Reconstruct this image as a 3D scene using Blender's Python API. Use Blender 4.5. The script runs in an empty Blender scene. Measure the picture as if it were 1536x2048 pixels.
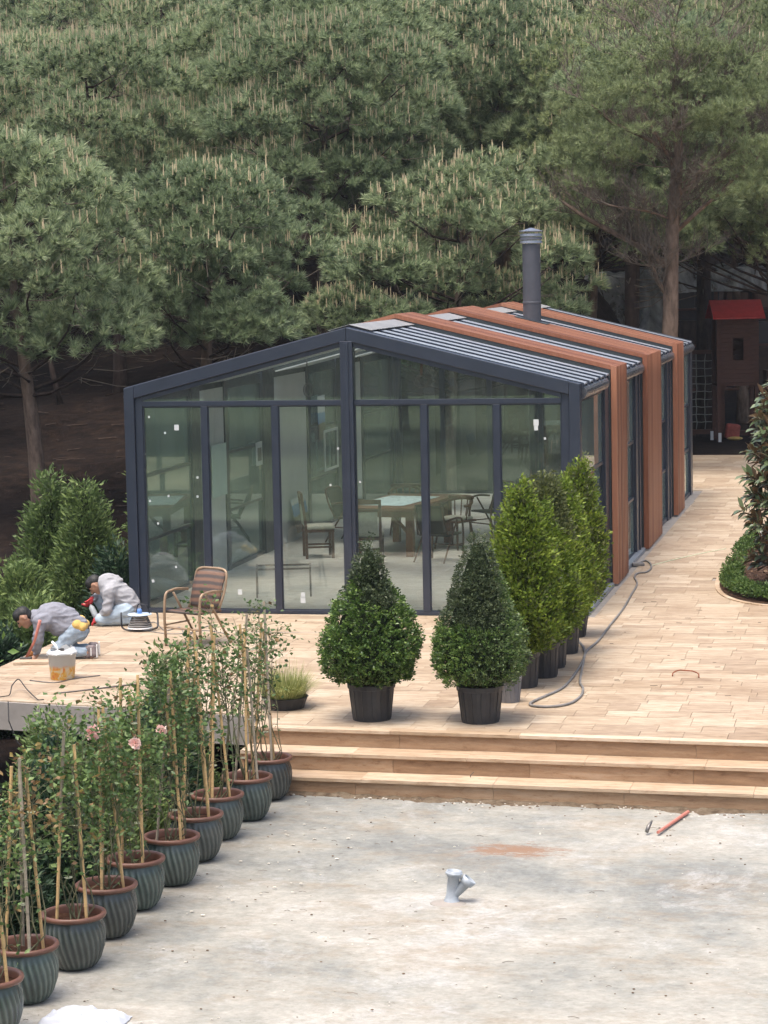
import bpy, math, random
import numpy as np
from mathutils import Vector, Matrix, noise

random.seed(7)
RNG = np.random.default_rng(7)
SC = bpy.context.scene
COL = SC.collection
PI = math.pi

# ------------------------------------------------------------------ camera
cam_d = bpy.data.cameras.new('camera')
cam = bpy.data.objects.new('camera', cam_d)
COL.objects.link(cam)
cam_d.sensor_fit = 'VERTICAL'
cam_d.sensor_height = 36.0
cam_d.lens = 84.01
cam_d.clip_start = 0.5
cam_d.clip_end = 600
CR = Vector((0.97759804, 0.20952173, -0.02006781))
CU = Vector((-0.00142842, 0.10194487, 0.99478902))
CF = Vector((-0.21047573, 0.97247513, -0.09996039))
cm = Matrix((CR, CU, -CF)).transposed().to_4x4()
cm.translation = Vector((9.7169, -29.2659, 4.3176))
cam.matrix_world = cm
SC.camera = cam

# ------------------------------------------------------------------ sky, sun, exposure
w = bpy.data.worlds.new('World')
SC.world = w
w.use_nodes = True
wn = w.node_tree
bg = wn.nodes['Background']
sky = wn.nodes.new('ShaderNodeTexSky')
sky.sky_type = 'NISHITA'
sky.sun_disc = False
sky.sun_elevation = math.radians(74)
sky.sun_rotation = math.radians(200)
sky.air_density = 1.0
sky.dust_density = 6.0
sky.ozone_density = 0.6
wn.links.new(sky.outputs[0], bg.inputs[0])
bg.inputs[1].default_value = 0.15
sd = bpy.data.lights.new('sun', 'SUN')
sd.energy = 1.5
sd.angle = math.radians(28)
sd.color = (1.0, 0.96, 0.91)
sun = bpy.data.objects.new('sun', sd)
COL.objects.link(sun)
az, el = math.radians(200), math.radians(74)
sv = Vector((math.sin(az) * math.cos(el), math.cos(az) * math.cos(el), math.sin(el)))
sun.rotation_euler = sv.to_track_quat('Z', 'Y').to_euler()
SC.view_settings.view_transform = 'Standard'
SC.view_settings.look = 'None'
SC.view_settings.gamma = 1
SC.view_settings.use_curve_mapping = False
SC.view_settings.exposure = 1.12
SC.cycles.max_bounces = 8
SC.cycles.transparent_max_bounces = 16

# ------------------------------------------------------------------ materials
def ramp(nt, fac, stops):
    r = nt.nodes.new('ShaderNodeValToRGB')
    e = r.color_ramp.elements
    while len(e) < len(stops): e.new(0.5)
    for i, (p, c) in enumerate(stops):
        e[i].position = p; e[i].color = (c[0], c[1], c[2], 1)
    nt.links.new(fac, r.inputs[0])
    return r.outputs[0]

def nmath(nt, op, a, b=None, c=None, clamp=False):
    n = nt.nodes.new('ShaderNodeMath'); n.operation = op; n.use_clamp = clamp
    for i, x in enumerate((a, b, c)):
        if x is None: continue
        if isinstance(x, (int, float)): n.inputs[i].default_value = x
        else: nt.links.new(x, n.inputs[i])
    return n.outputs[0]

def mixc(nt, fac, a, b, mode='MIX'):
    n = nt.nodes.new('ShaderNodeMix'); n.data_type = 'RGBA'; n.blend_type = mode
    for sock, x in ((n.inputs[0], fac), (n.inputs[6], a), (n.inputs[7], b)):
        if isinstance(x, (int, float)): sock.default_value = x
        elif isinstance(x, tuple): sock.default_value = (x[0], x[1], x[2], 1)
        else: nt.links.new(x, sock)
    return n.outputs[2]

def tex(nt, kind='noise', scale=5, vec=None, detail=4, rough=.55, dist=0):
    n = nt.nodes.new({'noise': 'ShaderNodeTexNoise', 'vor': 'ShaderNodeTexVoronoi', 'wave': 'ShaderNodeTexWave'}[kind])
    n.inputs['Scale'].default_value = scale
    if kind == 'noise':
        n.inputs['Detail'].default_value = detail; n.inputs['Roughness'].default_value = rough
        n.inputs['Distortion'].default_value = dist
    if vec is not None: nt.links.new(vec, n.inputs['Vector'])
    return n

def mapping(nt, vec, scale=(1, 1, 1), rot=(0, 0, 0)):
    m = nt.nodes.new('ShaderNodeMapping')
    m.inputs['Scale'].default_value = scale; m.inputs['Rotation'].default_value = rot
    nt.links.new(vec, m.inputs['Vector'])
    return m.outputs[0]

def new_mat(name, rough=.7, col=(.5, .5, .5), metal=0, spec=.5):
    m = bpy.data.materials.new(name); m.use_nodes = True
    nt = m.node_tree; b = nt.nodes['Principled BSDF']
    b.inputs['Base Color'].default_value = (*col, 1)
    b.inputs['Roughness'].default_value = rough
    b.inputs['Metallic'].default_value = metal
    b.inputs['Specular IOR Level'].default_value = spec
    return m, nt, b

def bump(nt, b, h, strength=.3, dist=.02):
    n = nt.nodes.new('ShaderNodeBump'); n.inputs['Strength'].default_value = strength
    n.inputs['Distance'].default_value = dist
    nt.links.new(h, n.inputs['Height']); nt.links.new(n.outputs[0], b.inputs['Normal'])

def simple(name, col, rough=.7, metal=0, var=.25, scale=8, bmp=0, spec=.5, stretch=(1, 1, 1)):
    """colour with grain and mild wear so nothing reads as flat"""
    m, nt, b = new_mat(name, rough, col, metal, spec)
    tc = nt.nodes.new('ShaderNodeTexCoord')
    v = mapping(nt, tc.outputs['Object'], stretch)
    n = tex(nt, 'noise', scale, v, 6, .65)
    lo = tuple(c * (1 - var) for c in col); hi = tuple(min(1, c * (1 + var)) for c in col)
    nt.links.new(ramp(nt, n.outputs[0], [(.3, lo), (.7, hi)]), b.inputs['Base Color'])
    n2 = tex(nt, 'noise', scale * 3, v, 3)
    nt.links.new(nmath(nt, 'MULTIPLY_ADD', n2.outputs[0], .3, rough - .15), b.inputs['Roughness'])
    if bmp: bump(nt, b, n.outputs[0], bmp, .01)
    return m

def leaf_mat(name, cols, rough=.55, trans=.25, scale=1.5, spec=.3, back=None):
    """cols dark/mid/light; random per leaf, per object, and slow drift over the plant"""
    m, nt, b = new_mat(name, rough, cols[1], 0, spec)
    g = nt.nodes.new('ShaderNodeNewGeometry'); oi = nt.nodes.new('ShaderNodeObjectInfo')
    tc = nt.nodes.new('ShaderNodeTexCoord')
    n = tex(nt, 'noise', scale, tc.outputs['Object'], 3)
    f = nmath(nt, 'MULTIPLY', g.outputs['Random Per Island'], .5)
    f = nmath(nt, 'MULTIPLY_ADD', n.outputs[0], .6, f)
    f = nmath(nt, 'MULTIPLY_ADD', oi.outputs['Random'], .22, f)
    f = nmath(nt, 'SUBTRACT', f, .17)
    c = ramp(nt, f, [(.1, cols[0]), (.5, cols[1]), (.9, cols[2])])
    if back: c = mixc(nt, g.outputs['Backfacing'], c, back)
    nt.links.new(c, b.inputs['Base Color'])
    if trans:
        t = nt.nodes.new('ShaderNodeBsdfTranslucent'); nt.links.new(c, t.inputs[0])
        mx = nt.nodes.new('ShaderNodeMixShader'); mx.inputs[0].default_value = trans
        nt.links.new(b.outputs[0], mx.inputs[1]); nt.links.new(t.outputs[0], mx.inputs[2])
        nt.links.new(mx.outputs[0], nt.nodes['Material Output'].inputs[0])
    return m

def travertine(name, cols, streak=(1.2, 9, 9), tone=1.0, dirt=.5, per_tile=.2):
    m, nt, b = new_mat(name, .62, cols[1])
    g = nt.nodes.new('ShaderNodeNewGeometry'); oi = nt.nodes.new('ShaderNodeObjectInfo')
    rnd = nmath(nt, 'FRACT', nmath(nt, 'ADD', g.outputs['Random Per Island'], nmath(nt, 'MULTIPLY', oi.outputs['Random'], 7.31)))
    off = nt.nodes.new('ShaderNodeVectorMath'); off.operation = 'SCALE'
    cb = nt.nodes.new('ShaderNodeCombineXYZ')
    nt.links.new(rnd, cb.inputs[0]); nt.links.new(nmath(nt, 'MULTIPLY', rnd, 3.7), cb.inputs[1]); nt.links.new(rnd, cb.inputs[2])
    nt.links.new(cb.outputs[0], off.inputs[0]); off.inputs['Scale'].default_value = 40
    add = nt.nodes.new('ShaderNodeVectorMath'); add.operation = 'ADD'
    nt.links.new(g.outputs['Position'], add.inputs[0]); nt.links.new(off.outputs[0], add.inputs[1])
    v = mapping(nt, add.outputs[0], streak)
    n1 = tex(nt, 'noise', 1.6, v, 8, .62, .6)
    n2 = tex(nt, 'noise', 6, mapping(nt, add.outputs[0], (1, 3, 3)), 8, .75)
    n3 = tex(nt, 'noise', .55, g.outputs['Position'], 5, .6)      # dust and wear across the floor
    f = nmath(nt, 'MULTIPLY_ADD', rnd, per_tile, nmath(nt, 'MULTIPLY_ADD', n1.outputs[0], .9, -.5 * per_tile))
    c = ramp(nt, f, [(.22, cols[0]), (.42, cols[1]), (.58, cols[2]), (.8, cols[3])])
    pits = ramp(nt, n2.outputs[0], [(.30, (.45, .36, .28)), (.42, (.93, .88, .83)), (.5, (1, 1, 1)), (.64, (1.14, 1.13, 1.12))])
    c = mixc(nt, .85, c, pits, 'MULTIPLY')
    dm = ramp(nt, n3.outputs[0], [(.35, (.84, .79, .73)), (.5, (1, 1, 1)), (.72, (1.0, .99, .97))])
    c = mixc(nt, dirt, c, dm, 'MULTIPLY')
    nt.links.new(c, b.inputs['Base Color'])
    bump(nt, b, n2.outputs[0], .25, .004)
    return m

M = {}
M['trav'] = travertine('travertine_paver', [(0.241, 0.176, 0.120), (0.340, 0.262, 0.181), (0.408, 0.331, 0.241), (0.490, 0.421, 0.344)], streak=(2.4, 11, 9), per_tile=.27, dirt=.9)
M['trav_in'] = travertine('indoor_stone', [(0.478, 0.460, 0.423), (0.552, 0.534, 0.497), (0.607, 0.589, 0.552), (0.662, 0.653, 0.616)])
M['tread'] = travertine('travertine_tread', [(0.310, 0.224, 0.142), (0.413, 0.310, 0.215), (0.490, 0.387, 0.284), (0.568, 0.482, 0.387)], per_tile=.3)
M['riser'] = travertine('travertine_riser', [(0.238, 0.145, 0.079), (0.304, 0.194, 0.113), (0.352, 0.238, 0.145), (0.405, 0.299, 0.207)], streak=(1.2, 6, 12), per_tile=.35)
M['mortar'] = simple('mortar', (0.340, 0.289, 0.230), .9, scale=20, bmp=.2)
M['fascia'] = simple('cement_render', (0.264, 0.240, 0.212), .9, var=.15, scale=4, bmp=.2)
M['anth'] = simple('anthracite_aluminium', (0.020, 0.027, 0.043), .36, .0, .12, 3, spec=.6)
M['roofm'] = simple('roof_aluminium', (0.272, 0.300, 0.336), .36, .25, .07, 2, spec=.6)
M['roofd'] = simple('roof_dark', (.035, .045, .05), .5, .0, .2, 5)
M['gutter'] = simple('gutter_aluminium', (.09, .095, .11), .3, .4, .3, 4, stretch=(6, 1, 6))
M['cap'] = simple('pale_sheet', (0.220, 0.220, 0.216), .5, .1, .15, 4)
M['flue'] = simple('flue_steel', (.085, .09, .105), .42, .3, .12, 4)
M['flue_top'] = simple('flue_cap', (.24, .25, .275), .3, .7, .12, 4)

def wood_slat():
    m, nt, b = new_mat('terracotta_slat', .45, (.36, .13, .06), 0, .6)
    tc = nt.nodes.new('ShaderNodeTexCoord'); oi = nt.nodes.new('ShaderNodeObjectInfo')
    g = nt.nodes.new('ShaderNodeNewGeometry')
    n = tex(nt, 'noise', 3, mapping(nt, g.outputs['Position'], (9, 22, .8)), 6, .7)
    f = nmath(nt, 'MULTIPLY_ADD', oi.outputs['Random'], .5, nmath(nt, 'MULTIPLY', n.outputs[0], .62))
    nt.links.new(ramp(nt, f, [(.2, (0.123, 0.040, 0.019)), (.5, (0.233, 0.084, 0.040)), (.85, (0.342, 0.152, 0.085))]), b.inputs['Base Color'])
    bump(nt, b, n.outputs[0], .15, .004)
    return m
M['slat'] = wood_slat()

def glass_mat(veil=.04, name='tinted_glass', refl=.032):
    m = bpy.data.materials.new(name); m.use_nodes = True
    nt = m.node_tree; nt.nodes.remove(nt.nodes['Principled BSDF']); out = nt.nodes['Material Output']
    tr = nt.nodes.new('ShaderNodeBsdfTransparent'); tr.inputs[0].default_value = (.92, .972, .945, 1)
    gl = nt.nodes.new('ShaderNodeBsdfGlossy'); gl.inputs[0].default_value = (.90, .95, .93, 1); gl.inputs[1].default_value = .0
    gl_n = nt.nodes.new('ShaderNodeTexCoord'); wav = tex(nt, 'noise', .9, gl_n.outputs['Object'], 1)
    bp = nt.nodes.new('ShaderNodeBump'); bp.inputs['Strength'].default_value = .012; bp.inputs['Distance'].default_value = .05
    nt.links.new(wav.outputs[0], bp.inputs['Height']); nt.links.new(bp.outputs[0], gl.inputs['Normal'])
    fr = nt.nodes.new('ShaderNodeFresnel'); fr.inputs[0].default_value = 1.55
    f = nmath(nt, 'ADD', fr.outputs[0], refl, clamp=True)
    mx = nt.nodes.new('ShaderNodeMixShader'); nt.links.new(f, mx.inputs[0])
    nt.links.new(tr.outputs[0], mx.inputs[1]); nt.links.new(gl.outputs[0], mx.inputs[2])
    df = nt.nodes.new('ShaderNodeBsdfDiffuse')                    # pale green diffuse veil, painted in for reflected greenery
    dn = tex(nt, 'noise', 1.3, mapping(nt, gl_n.outputs['Object'], (1, 1, .6)), 5, .6)
    df.inputs[0].default_value = (.52, .64, .57, 1)
    m2 = nt.nodes.new('ShaderNodeMixShader')
    nt.links.new(nmath(nt, 'MULTIPLY', ramp(nt, dn.outputs[0], [(.3, (.4, .4, .4)), (.7, (1, 1, 1))]), veil), m2.inputs[0])
    nt.links.new(mx.outputs[0], m2.inputs[1]); nt.links.new(df.outputs[0], m2.inputs[2])
    nt.links.new(m2.outputs[0], out.inputs[0])
    return m
M['glass'] = glass_mat()
M['glass_side'] = glass_mat(.16, 'veiled_side_glass', .10)  # side panes carry a stronger painted-in reflection veil
M['bounce'] = simple('pale_bounce_panel', (.62, .64, .64), .6, 0, .05, 3)  # pale surface added to bounce daylight around the interior

def concrete():
    m, nt, b = new_mat('yard_concrete', .8, (.4, .4, .38))
    g = nt.nodes.new('ShaderNodeNewGeometry'); P = g.outputs['Position']
    a = tex(nt, 'noise', .55, P, 12, .72, .15)
    c = ramp(nt, a.outputs[0], [(.32, (.14, .145, .138)), (.42, (.20, .203, .186)), (.50, (.262, .256, .225)), (.58, (.315, .30, .262)), (.68, (.39, .385, .36))])
    md = tex(nt, 'noise', 4.5, mapping(nt, P, (1, 1.7, 1), (0, 0, .5)), 12, .85)
    c = mixc(nt, .8, c, ramp(nt, md.outputs[0], [(.34, (.62, .60, .55)), (.47, (.96, .96, .95)), (.55, (1.03, 1.03, 1.02)), (.66, (1.3, 1.29, 1.27))]), 'MULTIPLY')
    sc_ = tex(nt, 'noise', 2.2, mapping(nt, P, (1, 14, 1), (0, 0, .12)), 10, .8)
    c = mixc(nt, .5, c, ramp(nt, sc_.outputs[0], [(.30, (.55, .5, .44)), (.38, (1, 1, 1))]), 'MULTIPLY')
    st = tex(nt, 'noise', 1.1, mapping(nt, P, (1, 1.8, 1), (0, 0, .25)), 12, .78, .2)
    c = mixc(nt, ramp(nt, st.outputs[0], [(.50, (0, 0, 0)), (.64, (.6, .6, .6))]), c, (.215, .17, .115))
    wh = tex(nt, 'noise', .8, mapping(nt, P, (1.3, 1, 1), (0, 0, -.5)), 12, .82, .3)
    c = mixc(nt, ramp(nt, wh.outputs[0], [(.54, (0, 0, 0)), (.68, (.75, .75, .75))]), c, (.385, .385, .37))
    gr = tex(nt, 'noise', .9, mapping(nt, P, (1, 1, 1), (0, 0, 1.1)), 6, .6, .6)
    sp = tex(nt, 'noise', 14, mapping(nt, P, (1, 1.3, 1)), 10, .8)
    c = mixc(nt, .75, c, ramp(nt, sp.outputs[0], [(.30, (.42, .38, .33)), (.42, (.86, .85, .83)), (.52, (1, 1, 1)), (.66, (1.22, 1.22, 1.22))]), 'MULTIPLY')
    # rust coloured soil spill
    vm = nt.nodes.new('ShaderNodeVectorMath'); vm.operation = 'DISTANCE'
    ps = mapping(nt, P, (1, 1.5, 0), (0, 0, 0)); nt.links.new(ps, vm.inputs[0]); vm.inputs[1].default_value = (6.6, -9.98 * 1.5, 0)
    nn = tex(nt, 'noise', 5, mapping(nt, P, (1, 2.4, 1), (0, 0, .3)), 12, .85)
    f = nmath(nt, 'SUBTRACT', nmath(nt, 'MULTIPLY', nn.outputs[0], 6.0), nmath(nt, 'MULTIPLY', vm.outputs['Value'], 2.0)); f = nmath(nt, 'SUBTRACT', f, 2.2)
    c = mixc(nt, ramp(nt, f, [(.05, (0, 0, 0)), (.5, (.85, .85, .85))]), c, (.20, .105, .055))
    nt.links.new(c, b.inputs['Base Color'])
    h = nmath(nt, 'MULTIPLY_ADD', sp.outputs[0], .3, a.outputs[0])
    bump(nt, b, h, .5, .03)
    return m
M['concrete'] = concrete()

def soil_mat(name, c0, c1, c2, sc=3):
    m, nt, b = new_mat(name, .95, c1, 0, .1)
    g = nt.nodes.new('ShaderNodeNewGeometry')
    a = tex(nt, 'noise', sc, g.outputs['Position'], 10, .75)
    nt.links.new(ramp(nt, a.outputs[0], [(.35, c0), (.5, c1), (.68, c2)]), b.inputs['Base Color'])
    bump(nt, b, a.outputs[0], 1, .08)
    return m
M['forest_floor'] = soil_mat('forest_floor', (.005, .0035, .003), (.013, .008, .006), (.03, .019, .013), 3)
M['soil'] = soil_mat('potting_soil', (.045, .02, .013), (.10, .05, .03), (.17, .09, .06), 12)
M['mulch'] = soil_mat('bed_mulch', (.03, .018, .012), (.075, .042, .028), (.16, .10, .07), 9)
M['lawn'] = soil_mat('lawn_green', (.07, .09, .05), (.12, .15, .085), (.19, .22, .13), 1.5)

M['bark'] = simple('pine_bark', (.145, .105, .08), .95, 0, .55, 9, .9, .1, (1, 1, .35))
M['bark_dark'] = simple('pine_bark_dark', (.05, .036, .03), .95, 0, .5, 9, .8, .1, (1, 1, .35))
M['twig'] = simple('dead_twig', (.15, .125, .10), .95, 0, .4, 5, 0, .1)
M['needle'] = leaf_mat('pine_needles', [(.09, .134, .07), (.24, .308, .163), (.50, .555, .32)], .5, .35, .8, .35)
M['needle_olive'] = leaf_mat('olive_pine_needles', [(.105, .14, .062), (.245, .295, .135), (.45, .49, .245)], .5, .35, .8, .35)
M['candle'] = simple('pine_candle', (.46, .37, .23), .7, 0, .25, 3)
M['box'] = leaf_mat('box_leaf', [(.02, .05, .012), (.07, .135, .026), (.22, .31, .07)], .4, .22, 6, .5)
M['box_blue'] = leaf_mat('blue_box_leaf', [(.028, .055, .022), (.085, .135, .046), (.21, .27, .10)], .4, .22, 5, .5)
M['box_dull'] = leaf_mat('dull_shoot', [(.028, .045, .02), (.06, .085, .04), (.12, .145, .065)], .5, .22, 6, .4)
M['thuja'] = leaf_mat('golden_thuja', [(.06, .105, .012), (.14, .205, .024), (.27, .33, .05)], .5, .32, 4, .3)
M['thuja_dull'] = leaf_mat('dull_thuja', [(.05, .062, .022), (.09, .11, .04), (.15, .165, .055)], .5, .3, 4, .3)
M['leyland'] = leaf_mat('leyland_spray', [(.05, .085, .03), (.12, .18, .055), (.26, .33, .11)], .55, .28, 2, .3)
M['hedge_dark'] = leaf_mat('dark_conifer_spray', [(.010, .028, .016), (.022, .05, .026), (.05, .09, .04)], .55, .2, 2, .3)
M['rose_leaf'] = leaf_mat('rose_leaf', [(.035, .075, .022), (.085, .15, .04), (.19, .26, .08)], .45, .28, 5, .45)
M['rose_young'] = leaf_mat('young_rose_leaf', [(.10, .07, .03), (.22, .13, .06), (.30, .24, .07)], .45, .3, 5, .4)
M['rose_stem'] = simple('rose_stem', (.11, .11, .055), .7, 0, .4, 10)
M['petal'] = leaf_mat('rose_petal', [(.70, .36, .33), (.80, .56, .50), (.85, .72, .64)], .6, .3, 9, .2)
M['bamboo'] = simple('bamboo_cane', (.50, .335, .155), .5, 0, .3, 4, 0, .5, (1, 1, 3))
M['bamboo_grey'] = simple('weathered_cane', (.30, .255, .19), .6, 0, .3, 4, 0, .4, (1, 1, 3))
M['tie'] = simple('plant_tie', (.55, .58, .40), .6, 0, .1)
M['sedge'] = leaf_mat('variegated_sedge', [(.16, .19, .05), (.34, .36, .13), (.58, .56, .30)], .5, .3, 8, .3)
M['magnolia'] = leaf_mat('magnolia_leaf', [(.045, .075, .035), (.085, .12, .055), (.17, .21, .11)], .28, .1, 3, .7, back=(.17, .10, .055))
M['cover'] = leaf_mat('edging_leaf', [(.022, .05, .012), (.06, .11, .025), (.14, .21, .05)], .5, .3, 5, .3)
M['fig'] = leaf_mat('pale_broad_leaf', [(.06, .13, .025), (.12, .22, .045), (.2, .3, .08)], .5, .35, 3, .3)

def pot_glaze():
    m, nt, b = new_mat('sea_green_glaze', .27, (.1, .15, .14), 0, .6)
    tc = nt.nodes.new('ShaderNodeTexCoord'); oi = nt.nodes.new('ShaderNodeObjectInfo')
    at = nt.nodes.new('ShaderNodeAttribute'); at.attribute_name = 'ridge'
    n = tex(nt, 'noise', 6, mapping(nt, tc.outputs['Object'], (1, 1, .5)), 7, .7)
    f = nmath(nt, 'MULTIPLY_ADD', at.outputs['Fac'], .32, nmath(nt, 'MULTIPLY', n.outputs[0], .68))
    g1 = ramp(nt, f, [(.25, (.02, .033, .029)), (.5, (.055, .088, .076)), (.8, (.15, .205, .172))])
    g2 = ramp(nt, f, [(.25, (.016, .018, .018)), (.5, (.042, .048, .044)), (.8, (.12, .122, .11))])
    nt.links.new(mixc(nt, oi.outputs['Random'], g1, g2), b.inputs['Base Color'])
    bump(nt, b, n.outputs[0], .2, .005)
    return m
M['glaze'] = pot_glaze()
M['potrim'] = simple('brown_pot_rim', (.125, .055, .034), .42, 0, .3, 8)
M['plastic'] = simple('black_nursery_plastic', (.022, .023, .026), .45, 0, .3, 6)
M['plastic_grey'] = simple('grey_nursery_plastic', (.14, .14, .15), .5, 0, .2, 6)
M['skin'] = simple('skin', (.42, .23, .15), .55, 0, .12, 12)
M['hair'] = simple('black_hair', (.008, .007, .006), .6, 0, .3, 40, .6)
M['swt1'] = simple('grey_sweatshirt', (.215, .22, .25), .95, 0, .14, 14, .6, .1)
M['swt2'] = simple('pale_grey_hoodie', (.31, .31, .325), .95, 0, .12, 14, .6, .1)
M['jean1'] = simple('dusty_jeans', (.26, .32, .38), .9, 0, .25, 9, .5, .1)
M['jean2'] = simple('pale_jeans', (.33, .40, .46), .9, 0, .2, 9, .5, .1)
M['shoe'] = simple('grey_trainer', (.16, .13, .13), .7, 0, .3, 12)
M['white'] = simple('white_plastic', (.68, .68, .67), .5, 0, .08, 6)
M['belt'] = simple('black_webbing', (.012, .012, .012), .7)
M['yellow'] = simple('mustard_cloth', (.50, .33, .10), .9)
M['glove_r'] = simple('red_glove', (.42, .03, .035), .7)
M['glove_o'] = simple('orange_glove', (.55, .22, .06), .7)
M['redtube'] = simple('faded_red_handle', (.42, .15, .11), .55, 0, .2, 12)
M['steel'] = simple('worn_steel', (.16, .15, .14), .4, .7, .3, 12)
M['cable'] = simple('grey_cable', (.17, .16, .15), .6, 0, .25, 12)
M['blackmetal'] = simple('black_metal', (.02, .022, .028), .4, .3, .2, 12)
M['blue'] = simple('blue_plastic', (.09, .2, .45), .4)
M['wicker'] = None
M['tube'] = simple('bronze_tube_frame', (.27, .19, .12), .4, .2, .25, 14)
M['darkwicker'] = simple('dark_wicker', (.045, .03, .022), .7, 0, .4, 40, .5)
M['wood_d'] = simple('dark_stained_wood', (.10, .042, .022), .45, 0, .35, 4, .1, .5, (1, 1, .2))
M['wood_m'] = simple('brown_table_wood', (.20, .085, .045), .45, 0, .35, 4, .1, .5, (1, 1, .2))
M['cream'] = simple('cream_upholstery', (.46, .45, .37), .9, 0, .12, 20, .2)
M['paper'] = simple('white_paper', (0.510, 0.535, 0.527), .8, 0, .04, 3)
M['playwood'] = simple('brown_play_timber', (.085, .038, .026), .7, 0, .3, 6, .3, .3, (.6, .6, 6))
M['redroof'] = simple('red_painted_board', (.42, .022, .02), .5, 0, .15, 5)
M['rope'] = simple('pale_rope', (.34, .35, .32), .9, 0, .15, 20)
M['pvc'] = simple('grey_pvc', (.30, .335, .37), .4, 0, .15, 12)
M['stones'] = simple('pale_gravel', (.45, .42, .36), .85, 0, .4, 30)

def wicker_mat():
    m, nt, b = new_mat('banded_wicker', .55, (.2, .12, .08))
    tc = nt.nodes.new('ShaderNodeTexCoord'); sp = nt.nodes.new('ShaderNodeSeparateXYZ'); nt.links.new(tc.outputs['Object'], sp.inputs[0])
    s = nmath(nt, 'SINE', nmath(nt, 'MULTIPLY', nmath(nt, 'ADD', sp.outputs[2], nmath(nt, 'MULTIPLY', sp.outputs[1], .6)), 66))
    fine = nmath(nt, 'SINE', nmath(nt, 'MULTIPLY', sp.outputs[0], 330))
    f = nmath(nt, 'MULTIPLY_ADD', s, .5, .5)
    f = nmath(nt, 'MULTIPLY_ADD', fine, .18, f)
    nt.links.new(ramp(nt, f, [(.2, (.05, .038, .032)), (.8, (.155, .082, .05))]), b.inputs['Base Color'])
    bump(nt, b, fine, .5, .004)
    return m
M['wicker'] = wicker_mat()

def bucket_mat():
    m, nt, b = new_mat('bucket_print', .5, (.5, .5, .5))
    tc = nt.nodes.new('ShaderNodeTexCoord'); sp = nt.nodes.new('ShaderNodeSeparateXYZ'); nt.links.new(tc.outputs['Object'], sp.inputs[0])
    n = tex(nt, 'noise', 14, tc.outputs['Object'], 6, .7, 1)
    band = ramp(nt, nmath(nt, 'ADD', sp.outputs[2], nmath(nt, 'MULTIPLY', n.outputs[0], .06)), [(.04, (1, 1, 1)), (.15, (1, 1, 1)), (.19, (0, 0, 0))])
    pc = ramp(nt, n.outputs[0], [(.35, (.60, .13, .05)), (.5, (.66, .40, .05)), (.62, (.60, .55, .45))])
    nt.links.new(mixc(nt, band, (.42, .44, .44), pc), b.inputs['Base Color'])
    return m
M['bucket'] = bucket_mat()

def film_mat():
    m = bpy.data.materials.new('plastic_sheeting'); m.use_nodes = True
    nt = m.node_tree; b = nt.nodes['Principled BSDF']; b.inputs['Roughness'].default_value = .45
    tc = nt.nodes.new('ShaderNodeTexCoord'); n = tex(nt, 'noise', 1.6, mapping(nt, tc.outputs['Object'], (1, 1, .4)), 6, .6, 1.5)
    nt.links.new(ramp(nt, n.outputs[0], [(.3, (.22, .24, .24)), (.7, (.55, .57, .57))]), b.inputs['Base Color'])
    bump(nt, b, n.outputs[0], .6, .1)
    t = nt.nodes.new('ShaderNodeBsdfTransparent'); mx = nt.nodes.new('ShaderNodeMixShader')
    nt.links.new(ramp(nt, n.outputs[0], [(.35, (.35, .35, .35)), (.65, (.85, .85, .85))]), mx.inputs[0])
    nt.links.new(t.outputs[0], mx.inputs[1]); nt.links.new(b.outputs[0], mx.inputs[2])
    nt.links.new(mx.outputs[0], nt.nodes['Material Output'].inputs[0])
    return m
M['film'] = film_mat()

def clear_mat():
    m = bpy.data.materials.new('clear_bottle'); m.use_nodes = True
    nt = m.node_tree; b = nt.nodes['Principled BSDF']
    b.inputs['Base Color'].default_value = (.55, .6, .62, 1); b.inputs['Roughness'].default_value = .15
    t = nt.nodes.new('ShaderNodeBsdfTransparent'); mx = nt.nodes.new('ShaderNodeMixShader'); mx.inputs[0].default_value = .55
    nt.links.new(t.outputs[0], mx.inputs[1]); nt.links.new(b.outputs[0], mx.inputs[2]); nt.links.new(mx.outputs[0], nt.nodes['Material Output'].inputs[0])
    return m
M['clear'] = clear_mat()

def plan_mat():
    m, nt, b = new_mat('drawing_sheet', .6, (.7, .8, .82))
    tc = nt.nodes.new('ShaderNodeTexCoord'); n = tex(nt, 'noise', 3.5, tc.outputs['Object'], 8, .75, 2)
    nt.links.new(ramp(nt, n.outputs[0], [(.38, (.12, .16, .17)), (.43, (.52, .66, .70)), (.7, (.72, .82, .85))]), b.inputs['Base Color'])
    return m
M['plan'] = plan_mat()
def poster_mat():
    m, nt, b = new_mat('landscape_print', .5, (.1, .2, .5))
    tc = nt.nodes.new('ShaderNodeTexCoord'); sp = nt.nodes.new('ShaderNodeSeparateXYZ'); nt.links.new(tc.outputs['Object'], sp.inputs[0])
    n = tex(nt, 'noise', 6, tc.outputs['Object'], 6)
    f = nmath(nt, 'MULTIPLY_ADD', n.outputs[0], .12, sp.outputs[2])
    nt.links.new(ramp(nt, f, [(.32, (.09, .07, .05)), (.36, (.06, .17, .42)), (.5, (.10, .27, .55)), (.54, (.7, .74, .76))]), b.inputs['Base Color'])
    return m
M['poster'] = poster_mat()

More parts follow.
